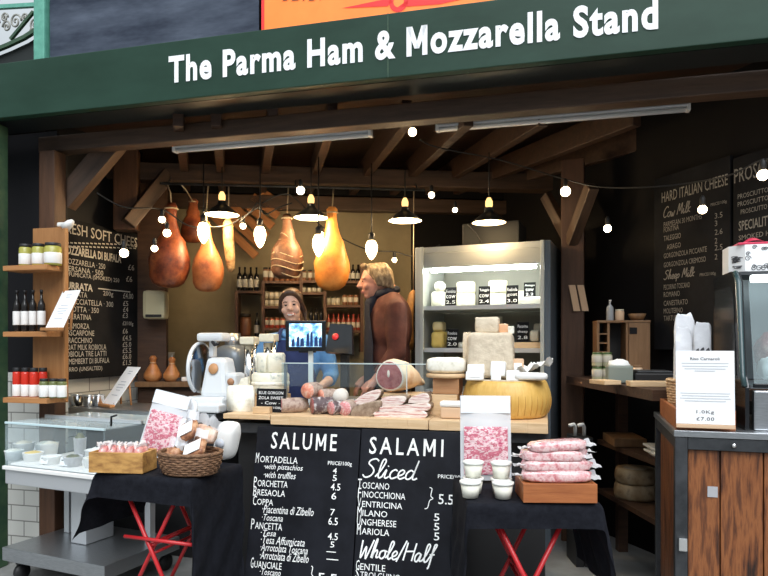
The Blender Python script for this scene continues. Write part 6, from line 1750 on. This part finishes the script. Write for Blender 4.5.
# ---- the woman
s = 1.0
wx, wy, _ = W(295, 300, 4.44)
t = thing('person', 'smiling woman in blue shirt and navy apron standing behind the till', 'person', (wx, wy, 0), R(-2))
Rm = Matrix.Rotation(R(2), 4, 'Z') @ Matrix.Rotation(R(-4), 4, 'Y') @ Matrix.Rotation(R(4), 4, 'X')
hc = Vector((-.018, -.03, W(292, 305.5, 4.4)[2]))
m = M(); body_core(m, s); legs(m, s); T = head(m, hc, .98, Rm)
m.tube([(0, .01, 1.36), (-.006, -.002, 1.45), hc+Vector((0, .015, -.05))], [.062, .05, .05], 14)
for q in (-1, 1):
    el = (q*.255, -.02, 1.13); wr = (q*.19, -.2, 1.05)
    m.tube([(q*.13, 0, 1.37), (q*.185, 0, 1.355), (q*.225, -.005, 1.25), el, (q*.245, -.13, 1.09), wr], [.05, .052, .044, .038, .034, .026], 12)
    handmesh(m, wr, (-q*.35, -1, -.1), -q, .95)
    m.blob((q*.1, -.05, .04), (.04, .1, .035), 12, 8)
fuse(m, 'body', [m_skin, m_lip, m_teeth, m_eye, m_brow, m_eyew], t, .0058, 3, facepaint(T, 1, True))
# hair pulled back, parted
m = M(); m.blob((0, -.038, .088), (.06, .046, .03), 20, 12, T=T); m.blob((0, .03, .044), (.081, .092, .084), 26, 18, T=T)
for q in (-1, 1):
    m.tube([(q*.004, -.06, .108), (q*.035, -.068, .085), (q*.064, -.05, .05), (q*.077, -.012, .0), (q*.076, .03, -.04)], [.013, .018, .017, .016, .02], 10, T=T)
m.tube([(.07, .04, -.01), (.085, .035, -.06), (.088, .02, -.12)], [.022, .02, .01], 10, T=T)
m.blob((0, .095, -.01), (.05, .05, .05), 14, 10, T=T)
fuse(m, 'hair', m_hairb, t, .008, 2)
m = M(); body_core(m, s, .013)
for q in (-1, 1):
    el = (q*.255, -.02, 1.13)
    m.tube([(q*.1, 0, 1.375), (q*.185, 0, 1.36), (q*.225, -.005, 1.25), el, (q*.248, -.11, 1.095)], [.056, .068, .062, .056, .05], 14)
m.blob((0, 0, .93), (.172, .125, .12), 22, 14)
fuse(m, 'shirt', m_shirt, t, .011, 4)
m = M()
for q in (-1, 1): m.tube([(q*.055, .05, 1.43), (q*.075, -.02, 1.43), (q*.062, -.075, 1.405), (q*.018, -.095, 1.37)], [.012, .018, .02, .008], 8)
fuse(m, 'collar', m_shirt, t, .008, 1)
def apr(i, j):
    z = 1.37-.8*j; hw = .09+.07*min(1, j*3.2)
    x = (i-.5)*2*hw
    yf = -.146-.012*math.sin(j*3)+ (abs(x)/.17)**2*.09
    return (x, yf, z)
M().sheet(apr, 14, 24).build('apron', m_apron, t, fix=False)
for q in (-1, 1): M().tube(smooth_line([(q*.085, -.128, 1.36), (q*.09, -.09, 1.415), (q*.085, .0, 1.445), (q*.05, .07, 1.42)], 5), .013, 8).build('apron_strap', m_apron, t)
m = M(); legs(m, s, .014, .09); fuse(m, 'trousers', m_trou, t, .013, 3)
shoes(s, t)
# ---- the man, in profile to the left
s = 1.2
mx, my, _ = W(390, 300, 4.64)
t = thing('person', 'man with wavy grey blond hair in rust brown jacket, seen in profile', 'person', (mx, my, 0), R(-82))
hcz = W(0, 282, 4.64)[2]
hc = Vector((0, -.115, hcz))
Rm = Matrix.Rotation(R(6), 4, 'X')
m = M(); body_core(m, s); legs(m, s); T = head(m, hc, 1.06, Rm, True)
m.tube([(0, .01, 1.4*s), (0, -.05, 1.49*s), hc+Vector((0, .03, -.05))], [.075, .066, .064], 14)
arms = {}
for q in (-1, 1):
    pts = [(q*.1, 0, 1.385*s), (q*.19, .01, 1.325*s), (q*.225, .01, 1.2*s), (q*.24, .01, 1.07*s), (q*.24, -.07, .98*s), (q*.225, -.15, .9*s)]
    arms[q] = pts
    m.tube(pts, [.058, .06, .05, .043, .038, .028], 12)
    handmesh(m, pts[-1], (-q*.15, -.8, -.8), -q, 1.08)
    m.blob((q*.11, -.06, .045), (.045, .12, .04), 12, 8)
fuse(m, 'body', [m_skinm, m_lip, m_teeth, m_eye, m_brow, m_eyew], t, .0065, 3, facepaint(T, 1, False))
m = M(); m.blob((0, .024, .042), (.083, .094, .082), 26, 18, T=T, nz=.1, ns=4)
random.seed(9)
for q in (-1, 1):
    for k in range(4):
        y = .0+.03*k
        m.tube([(q*.03, y-.02, .115), (q*.075, y-.01, .075), (q*.09, y+.005, .02), (q*(.086+.008*(k % 2)), y+.02, -.04-.008*k)], [.018, .02, .02, .013], 10, T=T)
for k in range(5):
    x = -.05+.025*k
    m.tube([(x, .07, .1), (x*1.2, .1, .05), (x*1.2, .104, -.02), (x*1.1, .098, -.075), (x, .11, -.1)], [.026, .026, .026, .022, .012], 10, T=T)
m.tube([(-.045, -.045, .105), (0, -.065, .115), (.045, -.045, .105)], [.016, .02, .016], 10, T=T)
fuse(m, 'hair', m_hairg, t, .009, 2)
m = M(); body_core(m, s, .022, 1.04)
m.blob((0, .06, 1.27*s), (.15, .1, .16), 20, 14)
m.blob((0, 0, .93*s), (.18, .14, .14), 22, 14)
for q in (-1, 1):
    m.tube(arms[q][:5]+[(q*.23, -.11, .94*s)], [.07, .082, .076, .068, .06, .05], 14)
jk = fuse(m, 'jacket', m_jack, t, .012, 4)
m = M()
m.tube([(.085*math.cos(i*.449), -.028+.075*math.sin(i*.449), 1.43*s+.02*math.sin(i*.449)) for i in range(14)], .03, 10, close=True)
m.tube([(0, -.09, 1.43*s), (0, -.14, 1.36*s), (0, -.16, 1.25*s)], [.04, .05, .03], 10)
fuse(m, 'collar', m_navy, t, .009, 2)
def apr2(i, j):
    z = 1.36*s-.85*j; hw = .08+.06*min(1, j*3); x = (i-.5)*2*hw
    return (x, -.178+(abs(x)/.18)**2*.08-.012*math.sin(j*3), z)
M().sheet(apr2, 14, 20).build('apron', m_navy, t, fix=False)
m = M(); legs(m, s, .016, .09); fuse(m, 'trousers', m_trou, t, .013, 3)
shoes(s, t)
# ---- labels must single things out
seen = {}
for o in COL.objects:
    if o.parent is None and o.get('label'):
        seen.setdefault(o['label'].lower(), []).append(o)
        n = len(o['label'].split())
        if not 4 <= n <= 16: print('LABEL LENGTH', n, o.name, o['label'])
for k, v in seen.items():
    if len(v) > 1: print('SAME LABEL', k, len(v))
